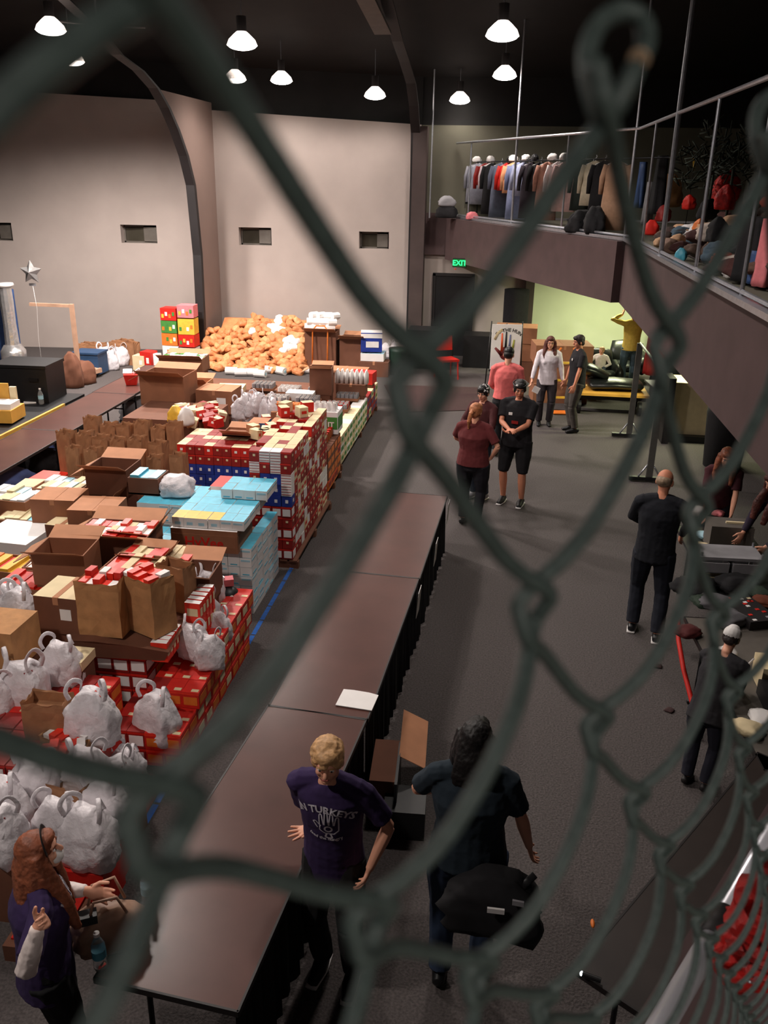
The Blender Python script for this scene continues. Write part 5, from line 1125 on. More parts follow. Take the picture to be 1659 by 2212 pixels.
def person(label, loc, yaw, h, top, bottom, hair, skin=SK, sleeve=.45, legs=.97, hands=None, lean=(0, 0), head=(0, 0, 0), feet=((.1, 0), (-.1, 0)), vox=.011, hairstyle='short', wide=1.0, long_top=.0, shoes=None, sole=None, under=None, seat=None, collar=None, fem=False, group=None, hem=.93, nosho=False, hairlen=.3, hairfwd=0):
    s = h/1.75; root = thing('person', label, 'person', loc, yaw, group)
    Rw = Matrix.Rotation(-yaw, 3, 'Z'); L0 = V(loc)
    def loc_(p): return (Rw @ (V(p)-L0))/s
    pel = V((0, 0, .95 if seat is None else seat)); ch = pel+V((lean[0]*.35, lean[1]*.35, .36)); nk = ch+V((lean[0]*.22, lean[1]*.22, .19)); 
    sw = .185*(wide*.5+.5)*(.92 if fem else 1)
    R_ = V((1, 0, 0)); hd = nk+V((lean[0]*.1+head[2]*.04, .025+lean[1]*.12+max(0, -head[0])*.03, .145))
    Rh = Matrix.Rotation(head[1], 3, 'Z') @ Matrix.Rotation(head[0], 3, 'X') @ Matrix.Rotation(head[2], 3, 'Y')
    sh = {1: nk+V((sw, -.01, -.06)), -1: nk+V((-sw, -.01, -.06))}
    arms = {}
    for q in (1, -1):
        tgt, pole, opt = (hands or {}).get(q, (None, None, {}))
        tgt = V((q*(sw+.075*wide), .03, .86+(pel.z-.95))) if tgt is None else (loc_(tgt) if opt.get('world') else V(tgt))
        pole = V(pole) if pole is not None else V((q*.5, -.8, -.1))
        el, wr = ik(sh[q], tgt, .285, .255, pole); arms[q] = (sh[q], el, wr, opt)
    legj = {}
    for q in (1, -1):
        hip = pel+V((q*.09*wide, 0, -.03)); fx, fy = feet[0 if q == 1 else 1]; 
        an = V((fx, fy-.02, .09)) if seat is None else V((fx, fy, .09))
        kn, an = ik(hip, an, .43, .42, V((q*.15, 1, 0))); legj[q] = (hip, kn, an)
    fw_ = 1.0
    # ---- body: one continuous skin
    mb = MB(); Wd = wide
    tors = [pel+V((0, 0, -.1)), pel, pel.lerp(ch, .45), ch, ch.lerp(nk, .5), nk+V((0, 0, -.03)), nk+V((0, 0, .02))]
    trad = [(.11*Wd, .09*Wd), (.165*Wd, .112*Wd), ((.132 if fem else .145)*Wd, .1*Wd), (.165*Wd, .115*Wd), (.172*Wd**.5, .105), (.1, .075), (.06, .058)]
    mb.loft(tors, trad, skin, right=R_, seg=18, cap='round')
    mb.loft([nk+V((0, -.01, -.04)), nk+V((0, 0, .03)), hd+V((0, -.015, -.05))], [.058, .052, .052], skin, seg=12, cap='round')
    def H(x, y, z): return hd+Rh @ V((x, y, z))
    mb.ell(H(0, -.012, .03), (.076, .094, .093), skin, Rh, 18, 12); mb.ell(H(0, .018, -.035), (.06, .068, .075), skin, Rh, 16, 10); mb.ell(H(0, .055, -.088), (.028, .026, .022), skin, Rh)
    mb.loft([H(0, .078, .022), H(0, .1, -.008), H(0, .102, -.02)], [.009, .014, .015], skin, cap='round'); mb.ell(H(0, .068, .036), (.05, .022, .012), skin, Rh)
    for q in (-1, 1): mb.ell(H(q*.078, -.005, -.005), (.012, .022, .034), skin, Rh); mb.ell(H(q*.035, .06, -.018), (.022, .02, .02), skin, Rh)
    mb.ell(H(0, .078, -.05), (.024, .012, .011), skin, Rh)
    for q in (1, -1):
        a, el, wr, opt = arms[q]
        mb.loft([a+V((-q*.05, 0, .0)), a, a.lerp(el, .5), el], [.038, .04, .04, .035], skin, cap='round'); mb.loft([el, el.lerp(wr, .3), wr], [.037, .038, .023], skin, cap='round')
        d = opt.get('dir'); d = (Rw @ V(d)) if (d is not None and opt.get('world')) else (V(d) if d is not None else (wr-el).normalized()+V((0, .1, -.2)))
        tsd = opt.get('thumb'); tsd = (Rw @ V(tsd)) if (tsd is not None and opt.get('world')) else (V(tsd) if tsd is not None else V((-q*.2, 1, .1)))
        hand(mb, wr, d, tsd, skin, opt.get('s', 1)*(1.1 if vox > .008 else 1), opt.get('curl', .3), opt.get('spread', .4), opt.get('point', False), opt.get('fist', False))
        hp, kn, an = legj[q]
        mb.loft([hp, hp.lerp(kn, .5), kn], [(.088*Wd, .09*Wd), (.076*Wd, .078*Wd), (.056, .06)], skin, cap='round'); mb.loft([kn, kn.lerp(an, .35), an, an+V((0, 0, -.03))], [.056, .058, .036, .036], skin, cap='round')
        mb.loft([an+V((0, -.04, -.05)), an+V((0, .06, -.055)), an+V((q*.01, .14, -.065))], [(.034, .035), (.04, .03), (.035, .018)], skin, right=R_, cap='round')
    def fin(mb, name, mats, v, sm, disp=0, ds=.1):
        o = remesh(mb, name, mats, v/s if False else v, sm, disp, ds, root); o.scale = (s, s, s); return o
    fin(mb, 'body', [skin], vox*.75, 2)
    # ---- face
    for q in (-1, 1):
        o = MB().ell(H(q*.031, .0735, .012), (.0125, .009, .008), EYE, Rh, 10, 7).ell(H(q*.031, .081, .012), (.006, .004, .006), IRIS, Rh, 8, 6).obj('eye', root); o.scale = (s, s, s)
        o = MB().loft([H(q*.014, .086, .033), H(q*.032, .088, .038), H(q*.05, .077, .034)], [.0042, .0048, .003], HAIRS.get(hair, HAIRS['dark']), seg=6).obj('eyebrow', root); o.scale = (s, s, s)
    o = MB().ell(H(0, .088, -.05), (.022, .006, .006), LIP, Rh, 12, 6).obj('mouth', root); o.scale = (s, s, s)
    # ---- top
    mb = MB(); e = .016
    T = [pel.lerp(ch, max(-.5, (hem-.95-long_top)/.36)) if seat is None else pel+V((0, 0, -.02))] + tors[2:]
    low = T[0]; z0f = (.172*Wd+e, .12*Wd+e)
    pts = [low, low.lerp(tors[2], .5) if low.z < tors[2].z-.05 else low+V((0, 0, .01)), tors[2]+V((0, 0, .02)), tors[3], tors[4], tors[5], nk+V((0, 0, .0))]
    rr = [z0f, (.16*Wd+e, .113*Wd+e), ((.14 if fem else .152)*Wd+e, .106*Wd+e), (.17*Wd+e, (.125 if fem else .117)*Wd+e), (.176*Wd**.5+e, .108+e), (.108+e, .078+e), (.068, .066)]
    mb.loft(pts, rr, top, right=R_, seg=20)
    if fem:
        for q in (-1, 1): mb.ell(ch+V((q*.07, .085*Wd, -.02)), (.07, .055, .065), top)
    for q in (1, -1):
        a, el, wr, opt = arms[q]; mb.loft([nk+V((q*.03, -.01, -.015)), nk.lerp(a, .5)+V((0, -.005, .0)), a+V((-q*.01, 0, .004))], [(.062, .06), (.062, .06), (.058, .058)], top, cap='round')
        mb.loft([a+V((-q*.08, 0, .012)), a+V((-q*.02, 0, .012)), a+V((q*.006, 0, .0)), a.lerp(el, .5)], [.054, .061, .061, .059], top, cap='round')
        if sleeve <= .6: mb.loft([a, a.lerp(el, sleeve), a.lerp(el, min(1, sleeve+.2))], [.064, .064, .066], top)
        else: mb.loft([a, a.lerp(el, .5), el, el.lerp(wr, .5), el.lerp(wr, .94)], [.064, .058, .052, .046, .036], top)
    fin(mb, 'shirt', [top], vox, 2, .012, .09)
    if under is not None:   # long pale sleeves showing below short ones
        for q in (1, -1):
            a, el, wr, opt = arms[q]; m2 = MB(); m2.loft([a.lerp(el, .4), el], [.052, .052], under); m2.loft([el, el.lerp(wr, .5), el.lerp(wr, .95)], [.055, .05, .035], under, cap='round'); fin(m2, 'sleeve', [under], vox, 2, .012, .05)
    # ---- trousers
    mb = MB(); mb.loft([pel+V((0, 0, -.12)), pel, pel.lerp(ch, .25)], [(.12*Wd, .105*Wd), (.176*Wd, .124*Wd), (.158*Wd, .112*Wd)], bottom, right=R_, seg=18, cap='round')
    for q in (1, -1):
        hp, kn, an = legj[q]; mb.loft([hp, hp.lerp(kn, .5), kn], [(.1*Wd, .102*Wd), (.09*Wd, .092*Wd), (.076, .078)], bottom, cap='round')
        if legs > .6: mb.loft([kn, kn.lerp(an, .4), kn.lerp(an, legs)], [.076, .074, .068], bottom)
    fin(mb, 'trousers' if legs > .6 else 'shorts', [bottom], vox, 2, .014, .12)
    # ---- shoes
    if not nosho:
        for q in (1, -1):
            an = legj[q][2]; m2 = MB(); m2.loft([an+V((0, -.065, -.045)), an+V((0, 0, -.03)), an+V((0, .08, -.048)), an+V((q*.012, .17, -.062))], [(.036, .04), (.044, .055), (.047, .04), (.036, .024)], shoes or M['blk'], right=R_, seg=14, cap='round')
            o = fin(m2, 'shoe', [shoes or M['blk']], vox*.8, 1)
            if sole: o2 = MB().loft([an+V((0, -.08, -.078)), an+V((0, .05, -.078)), an+V((q*.012, .19, -.078))], [(.04, .011), (.05, .011), (.036, .011)], sole, right=R_, seg=14).obj('sole', o)
    # ---- hair
    hm = HAIRS[hair]; mb = MB()
    if hairstyle == 'cap':
        mb.ell(H(0, -.012, .05), (.083, .1, .085), M['blk'], Rh, 18, 12); o = fin(mb, 'cap', [M['blk']], .008, 1)
        m3 = MB().loft([H(0, .07, .055), H(0, .14, .045)], [(.065, .008), (.05, .006)], M['blk'], right=Rh @ R_, seg=14, cap='round').obj('peak', o)
        m2 = MB(); m2.ell(H(0, -.03, .0), (.08, .082, .07), hm, Rh); fin(m2, 'hair', [hm], .008, 1)
    elif hairstyle == 'bald':
        m2 = MB(); m2.ell(H(0, -.026, .012), (.081, .092, .07), hm, Rh); fin(m2, 'hair', [hm], .007, 2)
    else:
        mb.ell(H(0, -.02, .042), (.087, .1, .09), hm, Rh, 18, 12); mb.ell(H(0, .045, .085), (.06, .05, .035), hm, Rh)
        for q in (-1, 1): mb.ell(H(q*.06, -.015, .01), (.028, .06, .06), hm, Rh)
        mb.ell(H(0, -.06, -.02), (.068, .045, .06), hm, Rh)
        if hairstyle == 'curly':
            r3 = random.Random(4)
            for k in range(70):
                u = V((r3.gauss(0, 1), r3.gauss(-.1, 1), abs(r3.gauss(.5, .8)))).normalized(); mb.ell(H(u.x*.082, -.012+u.y*.098, .035+u.z*.088), (.018, .018, .014), hm, Rh, 7, 5)
        if hairstyle == 'long':
            dn = V((0, -.25, -1)); back = H(0, -.085, .01)
            st_ = H(0, -.05, .03); mb.loft([st_, st_+V((0, -.04, -.1)), st_+V((0, -.06, -hairlen*.6)), st_+V((0, -.05, -hairlen))], [(.085, .06), (.1, .055), (.115, .045), (.09, .02)], hm, right=R_, seg=20, cap='round')
            for q in (-1, 1):
                st_ = H(q*.06, -.02, .03); mb.loft([st_, st_+V((q*.03, -.01, -.12)), st_+V((q*.05, -.0, -hairlen*.8))], [(.04, .06), (.04, .06), (.025, .035)], hm, right=R_, seg=14, cap='round')
            for q in (-1, 1):
                st_ = H(q*.072, .0, .04); e1 = H(q*.088, .0+hairfwd*.3, -.08); e2 = nk+V((q*.1, .06+hairfwd, -.0-hairlen*.35)); e3 = nk+V((q*.09, .1+hairfwd, -hairlen*.8)); mb.loft([st_, e1, e2, e3], [(.028, .045), (.034, .05), (.05, .034), (.03, .02)], hm, seg=12, cap='round')
        if hairstyle == 'pony':
            st_ = H(0, -.1, .03); mb.loft([st_, st_+V((0, -.06, -.03)), st_+V((-.02, -.07, -.14)), st_+V((-.03, -.04, -.26))], [.022, .034, .03, .012], hm, cap='round')
        fin(mb, 'hair', [hm], .0075 if vox < .009 else .009, 1, .01, .018)
    root['_j'] = 0; del root['_j']
    return root, dict(H=H, Rh=Rh, arms=arms, ch=ch, nk=nk, pel=pel, s=s, hd=hd, legj=legj)
def shirt_print(root, J, items, origin, towards, m):
    """lay flat print onto the shirt: project every vertex onto the cloth"""
    sh = [c for c in root.children if c.name.startswith('shirt')][0]; s = J['s']
    bvh = BVHTree.FromPolygons([v.co.copy() for v in sh.data.vertices], [tuple(p.vertices) for p in sh.data.polygons])
    out = MB()
    for me, dx, dz, sc, rot in items:
        vs = []
        cr, sr = math.cos(rot), math.sin(rot)
        for v in me.vertices:
            x, z = v.co.x*sc, v.co.y*sc; x, z = x*cr-z*sr+dx, x*sr+z*cr+dz
            right = towards.cross(V((0, 0, 1))).normalized(); start = origin + right*(-x)*(-1) + V((0, 0, z)) - towards*.5
            hit = bvh.ray_cast(start, towards); q = hit[0] if hit[0] is not None else start+towards*.4
            vs.append(q - towards*(.004+v.co.z*.0))
        out.add(vs, [tuple(p.vertices) for p in me.polygons], m)
    o = out.obj('shirt_print', sh); return o
def outline_hand(m):
    """hand-shaped turkey outline drawn with thin strokes"""
    mb = MB()
    def st(pts, r=.0035): 
        for a, b in zip(pts, pts[1:]):
            d = V((b[0]-a[0], b[1]-a[1], 0)); n_ = V((-d.y, d.x, 0)).normalized()*r; k = max(1, int(d.length/.008)); A_, B_ = V((*a, 0)), V((*b, 0))
            for i in range(k): p, q = A_.lerp(B_, i/k), A_.lerp(B_, (i+1)/k); mb.add([p-n_, q-n_, q+n_, p+n_], [(0, 1, 2, 3)], m)
    st([(-.06, -.02), (-.085, .02), (-.07, .03), (-.04, .0)])
    for x, t, w_ in ((-.035, .085, .012), (-.008, .1, .012), (.018, .095, .012), (.045, .075, .012)): st([(x-w_, .01), (x*1.15-w_*.6, t-.01), (x*1.15, t), (x*1.15+w_*.6, t-.01), (x+w_, .01)])
    st([(.057, .01), (.055, -.03), (.03, -.055), (-.02, -.055), (-.05, -.035), (-.045, .0)])
    st([(.02*math.cos(a*.7), -.02+.02*math.sin(a*.7)) for a in range(10)], .005)
    st([(-.01, -.055), (-.02, -.085), (.0, -.09), (.02, -.085), (.01, -.055)], .005)
    return mb.mesh('hand_outline')
PR = mat('print_white', (215, 210, 220), .7, noise=.1)
PURP = cl('purple', (52, 36, 78)); 
# 1 boy at the table
bl = V((-.74, 3.74, 0)); hw = at(690, 1805, z=.83); byaw = PI-.12
boy, J = person('boy with curly blond hair in a purple printed T-shirt, hand on the brown table', bl, byaw, 1.72, PURP, cl('black', (22, 22, 24)), 'blond', vox=.007, sleeve=.55, head=(-.22, .2, -.05), lean=(0, .12), hairstyle='curly', feet=((.09, -.02), (-.12, .03)), hem=.82,
   hands={1: (tuple(hw), (.9, -.3, -.2), dict(world=True, dir=(-.85, -.45, -.05), thumb=(.35, -.9, 0), curl=.06, spread=1.3, s=1.1)), -1: ((-.24, .12, .98), (-.8, -.7, 0), dict(dir=(.3, .1, -1), thumb=(0, 1, 0), curl=.5))}, sole=M['white'])
shirt_print(boy, J, [(text_mesh('IN TURKEYS', .062, PR, 0, arc=.3, bold=.002), 0, .08, 1, 0), (outline_hand(PR), .02, -.03, 1.0, 0), (text_mesh('feed the hungry', .03, PR, 0, arc=-.26, bold=.0008), -.0, -.13, 1, 0)], (J['ch']+V((0, 0, -.02)))*1, V((0, -1, 0)), PR)
# 2 woman in dark clothes seen from behind
dk = cl('darkteal', (32, 44, 54)); jeans = cl('jeans', (44, 58, 82))
wm, J = person('woman with long dark hair and dark clothes, seen from behind, beside the aisle', (.0, 3.86, 0), -.02, 1.75, dk, jeans, 'black', vox=.008, sleeve=.55, wide=1.22, fem=True, hairstyle='long', hairlen=.33, head=(-.1, -.1, .05), hem=.88,
   hands={1: ((.36, .1, .86), (.7, -.6, 0), dict(curl=.5)), -1: ((-.2, .3, 1.08), (-1, -.3, -.3), dict(curl=.5))}, feet=((.11, .02), (-.12, -.05)))
vest = MB(); s_ = J['s']
hb_ = thing('shoulder_bag', 'large black shoulder bag on the hip of the dark-haired woman', 'bag', (.16, 3.66, .62), -.1)
me = bagmesh(401, M['blkcloth'], .5, .26, .36); me.obj('bag_body', hb_)
MB().loft([(-.12, .05, .34), (-.22, .12, .8), (-.1, .1, .82)], [(.02, .004)]*3, M['blk']).loft([(.14, .0, .3), (.2, .06, .34)], [(.02, .004)]*2, M['blk']).obj('strap', hb_)
MB().box((.02, -.15, .25), (.09, .012, .03), M['white'], rz=.1).obj('white_tag', hb_); MB().box((.13, -.13, .31), (.06, .012, .03), M['grey']).obj('grey_tag', hb_)
# 3 woman with headband
wl = V((-2.02, 2.9, 0)); wyaw = -.95
rh = at(82, 2000, Y=2.62); lh = at(188, 1925, Y=3.12)
w3, J = person('woman with long auburn hair, black headband, mask and purple T-shirt, pointing', wl, wyaw, 1.57, PURP, cl('black', (22, 22, 24)), 'auburn', vox=.007, sleeve=.55, fem=True, wide=1.15, hairstyle='long', hairlen=.42, head=(.12, -.15, 0), under=cl('white', (224, 210, 206)), hem=.8, lean=(0, .05), hairfwd=.05,
   hands={1: (tuple(rh), (.5, -.5, -1), dict(world=True, dir=(.45, -.1, .55), thumb=(-.6, .3, .5), curl=.3, point=True, s=1.1)), -1: (tuple(lh), (-.6, -.4, -.8), dict(world=True, dir=(.8, .2, -.35), thumb=(.3, .6, .5), curl=.65, s=1.1))})
H, Rh, s_ = J['H'], J['Rh'], J['s']
mb = MB(); mb.loft([H(.085*math.cos(a*PI/12), .045-.012*math.sin(a*PI/12), .035+.098*math.sin(a*PI/12)) for a in range(0, 13)], [(.004, .017)]*13, M['blk'], right=Rh @ V((0, 1, 0)), seg=8)
o = mb.obj('headband', w3); o.scale = (s_,)*3
mb = MB(); mb.ell(H(0, .068, -.045), (.05, .042, .042), M['white'], Rh, 14, 9); o = remesh(mb, 'face_mask', [M['white']], .006, 1, parent=w3); o.scale = (s_,)*3
shirt_print(w3, J, [(outline_hand(PR), .0, .02, 1.0, 0), (text_mesh('IN TURKEYS', .055, PR, 0, arc=.3, bold=.002), 0, .12, 1, 0), (text_mesh('feed the hungry', .03, PR, 0, arc=-.26, bold=.0008), 0, -.08, 1, 0)], J['ch']+V((0, 0, -.02)), V((0, -1, 0)), PR)
# handbag and bottles on the near table
hp = at(222, 2055, z=.745); hbg = thing('handbag', 'tan leather handbag with looped handles on the nearest table', 'handbag', (hp.x+.02, hp.y+.06, .745), .5)
me = bagmesh(402, M['tan'], .34, .18, .24); me.obj('bag_body', hbg)
for s in (-1, 1): MB().tube([(-.09, s*.05, .22), (-.06, s*.06, .34), (.05, s*.07, .35), (.09, s*.05, .22)], .008, M['tan']).obj('handle', hbg)
MB().box((-.1, -.04, .24), (.1, .06, .05), M['blk']).obj('wallet', hbg)
k = at(272, 1945, z=.745); k.x += .13; bottle('clear water bottle standing at the back of the nearest table', k, s=1.05)
k = at(218, 2090, z=.745); bottle('water bottle with teal label beside the tan handbag', k, lab=M['cyan'], s=1.05)
# 4 man at the right
nv = cl('nearblack', (20, 22, 30))
m4, J = person('man in a black jacket with a balding grey head, seen from behind at the right', (1.68, 8.35, 0), -.25, 1.78, nv, cl('navytrouser', (22, 25, 36)), 'grey', skin=SK2, vox=.010, sleeve=1, wide=1.12, head=(-.3, -.25, 0), hairstyle='bald', hem=.84, feet=((.14, -.12), (-.12, .02)), sole=M['white'], hands={1: ((.22, .3, 1.02), (.9, -.5, 0), dict(curl=.6)), -1: ((-.14, .32, 1.08), (-.9, -.5, 0), dict(curl=.6))})
# 5 maroon woman
m5, J = person('woman with a ginger ponytail in a maroon shirt, seen from behind, hand on hip', (-.28, 11.1, 0), -.25, 1.68, cl('maroon', (96, 36, 38)), cl('blackpants', (26, 24, 32)), 'ginger', vox=.011, sleeve=.6, fem=True, wide=1.3, hairstyle='pony', hem=.9, head=(-.1, -.3, 0), hands={1: ((.24, .04, 1.0), (1, -.5, 0), dict(curl=.6, dir=(-.5, .4, -.4))), -1: ((-.16, .3, 1.1), (-1, -.3, -.2), dict(curl=.5))})
# 6 person in patterned headscarf
m6, J = person('person in a black and white patterned headscarf, facing the woman in maroon', (-.2, 12.15, 0), PI-.6, 1.7, cl('redblack', (70, 30, 32)), cl('slatejeans', (40, 48, 60)), 'black', vox=.011, sleeve=1, head=(-.25, .2, 0), shoes=M['grey'], sole=M['white'], hands={1: ((.08, .3, 1.12), (.8, -.5, 0), dict(curl=.5)), -1: ((-.1, .3, 1.12), (-.8, -.5, 0), dict(curl=.5))})
H, Rh, s_ = J['H'], J['Rh'], J['s']; mb = MB(); mb.ell(H(0, -.018, .045), (.092, .106, .092), M['blk'], Rh)
r4 = random.Random(2)
for k in range(22):
    u = V((r4.gauss(0, 1), r4.gauss(0, 1), abs(r4.gauss(.3, .8)))).normalized(); mb.ell(H(u.x*.09, -.018+u.y*.104, .045+u.z*.09), (.012, .012, .012), M['white'], Rh, 6, 5)
o = mb.obj('headscarf', m6); o.scale = (s_,)*3
k = at(1052, 930, Y=11.85); tag(MB().box((0, 0, 0), (.13, .02, .1), M['white'], rot=Matrix.Rotation(-.7, 3, 'X')).obj('paper_card', None, k), 'small white card held by the person in the headscarf', 'paper')
# 7 man in black shorts
bt = cl('blacktee', (26, 24, 28))
m7, J = person('man in black T-shirt and black shorts looking at his phone, facing the camera', (.3, 12.02, 0), PI-.28, 1.82, bt, cl('blackshorts', (20, 18, 22)), 'black', skin=SK2, vox=.011, sleeve=.55, legs=.5, wide=1.22, head=(-.3, .3, 0), hem=.86, feet=((.14, .0), (-.13, .02)), sole=M['white'], hands={1: ((.02, .34, 1.16), (.8, -.4, -.5), dict(curl=.6, dir=(-.6, .6, .2))), -1: ((-.02, .33, 1.12), (-.8, -.4, -.5), dict(curl=.6, dir=(.8, .4, .1)))})
H, Rh, s_ = J['H'], J['Rh'], J['s']; o = MB().ell(H(.04, .07, .095), (.022, .014, .014), M['white'], Rh).loft([H(.094*math.cos(a), -.012+.108*math.sin(a), .085) for a in [x*PI/8 for x in range(17)]], [.008]*17, M['blk'], seg=6).obj('head_lamp', m7); o.scale = (s_,)*3
o = MB().box(J['ch']+V((.07, .155, .02)), (.05, .012, .035), M['white']).box(J['ch']+V((.0, .165, -.09)), (.09, .012, .04), M['dred']).obj('badge', m7); o.scale = (s_,)*3
# 8 pink shirt man
m8, J = person('man in a salmon pink dress shirt, black cap and black trousers, seen from behind', (.12, 14.35, 0), -.15, 1.84, cl('salmon', (222, 110, 108)), cl('blackslacks', (22, 22, 26)), 'black', vox=.011, sleeve=1, wide=1.12, hairstyle='cap', head=(-.35, -.1, 0), hem=.96, hands={1: ((.2, .28, 1.08), (.35, -.9, -.2), dict(curl=.5)), -1: ((-.2, .26, 1.04), (-.4, -.9, -.2), dict(curl=.5))})
# 9 woman in white
m9, J = person('woman with shoulder-length dark red hair and glasses in a white sweater', (.9, 16.5, 0), PI+.05, 1.7, cl('whiteknit', (216, 208, 214)), cl('greytrouser', (52, 46, 50)), 'redbrown', vox=.011, sleeve=1, fem=True, wide=1.08, hairstyle='long', hairlen=.2, head=(-.1, 0, 0), hem=.84, hands={1: ((.32, .2, .92), (.9, -.3, 0), dict(curl=.5)), -1: ((-.3, .08, .88), (-.9, -.4, 0), dict(curl=.4))})
H, s_ = J['H'], J['s']; o = MB().tube([H(-.07, .05, .012), H(-.05, .09, .012), H(-.012, .096, .012), H(.012, .096, .012), H(.05, .09, .012), H(.07, .05, .012)], .004, M['blk'], 5).obj('glasses', m9); o.scale = (s_,)*3
k = at(1158, 842, Y=16.25); tag(MB().box((0, 0, 0), (.12, .02, .12), M['white'], rot=Matrix.Rotation(.4, 3, 'Y')).obj('paper_note', None, k), 'folded white paper in the hand of the woman in white', 'paper')
# 10 man in black
m10, J = person('man in a loose black T-shirt and grey trousers, turned left toward the others', (1.42, 16.15, 0), PI/2+.25, 1.8, bt, cl('greycargo', (70, 64, 60)), 'dark', skin=SK2, vox=.011, sleeve=.55, wide=1.18, head=(-.2, .1, 0), hem=.84, hands={1: ((.26, .12, .86), (.9, -.5, 0), dict(curl=.4)), -1: ((-.27, .14, .86), (-.9, -.5, 0), dict(curl=.4))})
o = MB().ell(J['ch']+V((-.09, .15, .04)), (.02, .01, .025), M['white']).obj('name_tag', m10); o.scale = (J['s'],)*3
# 11 person in yellow
k = at(1352, 838, z=0); m11, J = person('man in a mustard yellow shirt and jeans, hands raised to his head, seen from behind', (k.x, k.y, 0), .05, 1.78, cl('mustard', (206, 176, 84)), cl('jeans2', (66, 84, 96)), 'black', skin=SK2, vox=.012, sleeve=1, wide=1.1, head=(-.2, .1, 0), hem=.86, hands={1: ((.2, .12, 1.6), (1, -.2, -.3), dict(curl=.5, dir=(-.5, .2, .8))), -1: ((-.24, .12, 1.62), (-1, -.2, -.3), dict(curl=.5, dir=(.4, .2, .9)))})
# 12 child in armchair
k = at(1282, 778, z=0); m12, J = person('small blond child in a white top sitting in a black armchair', (at(1282, 830, z=0).x, 19.45, .3), PI-.3, 1.15, cl('whitetop', (232, 222, 214)), cl('darkjeans', (40, 52, 70)), 'blond', vox=.013, sleeve=1, hairstyle='short', seat=.32, feet=((.1, .45), (-.1, .45)), head=(.05, -.4, 0), hands={1: ((.16, .25, .5), (.8, -.3, 0), dict(curl=.5)), -1: ((-.16, .25, .5), (-.8, -.3, 0), dict(curl=.5))})
# 13 two people behind the right table
m13, J = person('person with long auburn hair in a dark purple top leaning over the far right table', (3.2, 8.9, 0), PI/2+.35, 1.72, cl('darkpurple', (34, 24, 42)), cl('blackpants', (26, 24, 32)), 'redbrown', vox=.011, sleeve=.9, fem=True, wide=1.25, hairstyle='long', hairlen=.36, hairfwd=.12, lean=(0, .5), head=(-.5, .1, 0), hem=.84, hands={1: ((.2, .5, 1.0), (.7, -.3, -.4), dict(curl=.5)), -1: ((-.2, .5, 1.0), (-.7, -.3, -.4), dict(curl=.5))})
o = MB().loft([J['ch']+V((.3, .02, .12)), J['ch']+V((.33, .08, -.02))], [(.012, .006)]*2, M['grey']).obj('sleeve_stripe', m13); o.scale = (J['s'],)*3
shirt_print(m13, J, [(outline_hand(PR), 0, .02, 1.1, 0)], J['ch'], V((0, -1, 0)), PR)
m15, J = person('person with reddish hair bending over the table behind the dark-jacketed man', (2.7, 10.2, 0), PI-.2, 1.62, cl('wine', (66, 26, 34)), cl('blackpants', (26, 24, 32)), 'auburn', vox=.012, sleeve=.6, fem=True, lean=(0, .5), head=(-.4, 0, 0), hairstyle='long', hairlen=.26, hands={1: ((.15, .5, .95), (.7, -.3, -.4), dict(curl=.5)), -1: ((-.15, .5, .95), (-.7, -.3, -.4), dict(curl=.5))})
# 14 child in white cap at the right table
k = at(1478, 1728, z=0); m14, J = person('child in dark clothes with a white and mauve cap bending over the right table', (k.x+.12, k.y+.2, 0), -.55, 1.28, cl('darkgreyjacket', (40, 38, 42)), cl('navypants', (30, 30, 42)), 'dark', vox=.011, sleeve=1, lean=(0, .45), head=(-.6, 0, 0), hem=.84, wide=1.15, shoes=M['ribdark'], hands={1: ((.14, .5, .95), (.7, -.3, -.4), dict(curl=.5)), -1: ((-.14, .5, .95), (-.7, -.3, -.4), dict(curl=.5))})
H, Rh, s_ = J['H'], J['Rh'], J['s']; mb = MB(); mb.ell(H(0, -.018, .05), (.094, .108, .09), M['white'], Rh); mb.loft([H(0, .08, .055), H(0, .15, .04)], [(.06, .01), (.045, .008)], M['white'], right=Rh @ V((1, 0, 0)), cap='round'); mb.ell(H(0, -.02, .11), (.06, .07, .045), M['pink'], Rh); o = remesh(mb, 'cap', [M['white']], .008, 1, parent=m14); o.scale = (s_,)*3
for i, (px, py) in enumerate(((1568, 1425), (1548, 1470))): k = at(px, py, z=.745); tag(bagmesh(420+i, M['white'], .16, .12, .12).obj('white_cloth', None, (k.x, k.y, .745), i), ['knotted white cloth beside the child in the cap', 'bright white napkin below the knotted cloth'][i], 'cloth')
for root_ in [o for o in bpy.data.objects if o.name.startswith('person')]: pass
# ================================================================ CHAIN-LINK FENCE in front of the camera
FO = V((-.02880718, .06218977, 4.38240799)); FA = V((.01609225, .02808697, -.03943056)); FB_ = V((.02021167, .03078502, .03457028))
FN = FA.cross(FB_).normalized(); FH = (FA+FB_).normalized(); FV = (FB_-FA).normalized()     # normal, along the fence, up
fence = thing('chain_link_fence', 'dark green vinyl chain-link fence close in front of the camera', 'fence', tuple(FO))
WR, EX, OFF = .00138, .0042, .0019
def kn(i, j): return FA*i+FB_*j            # knuckle, relative to the fence origin
TOP = 2        # top selvage at j - i = TOP
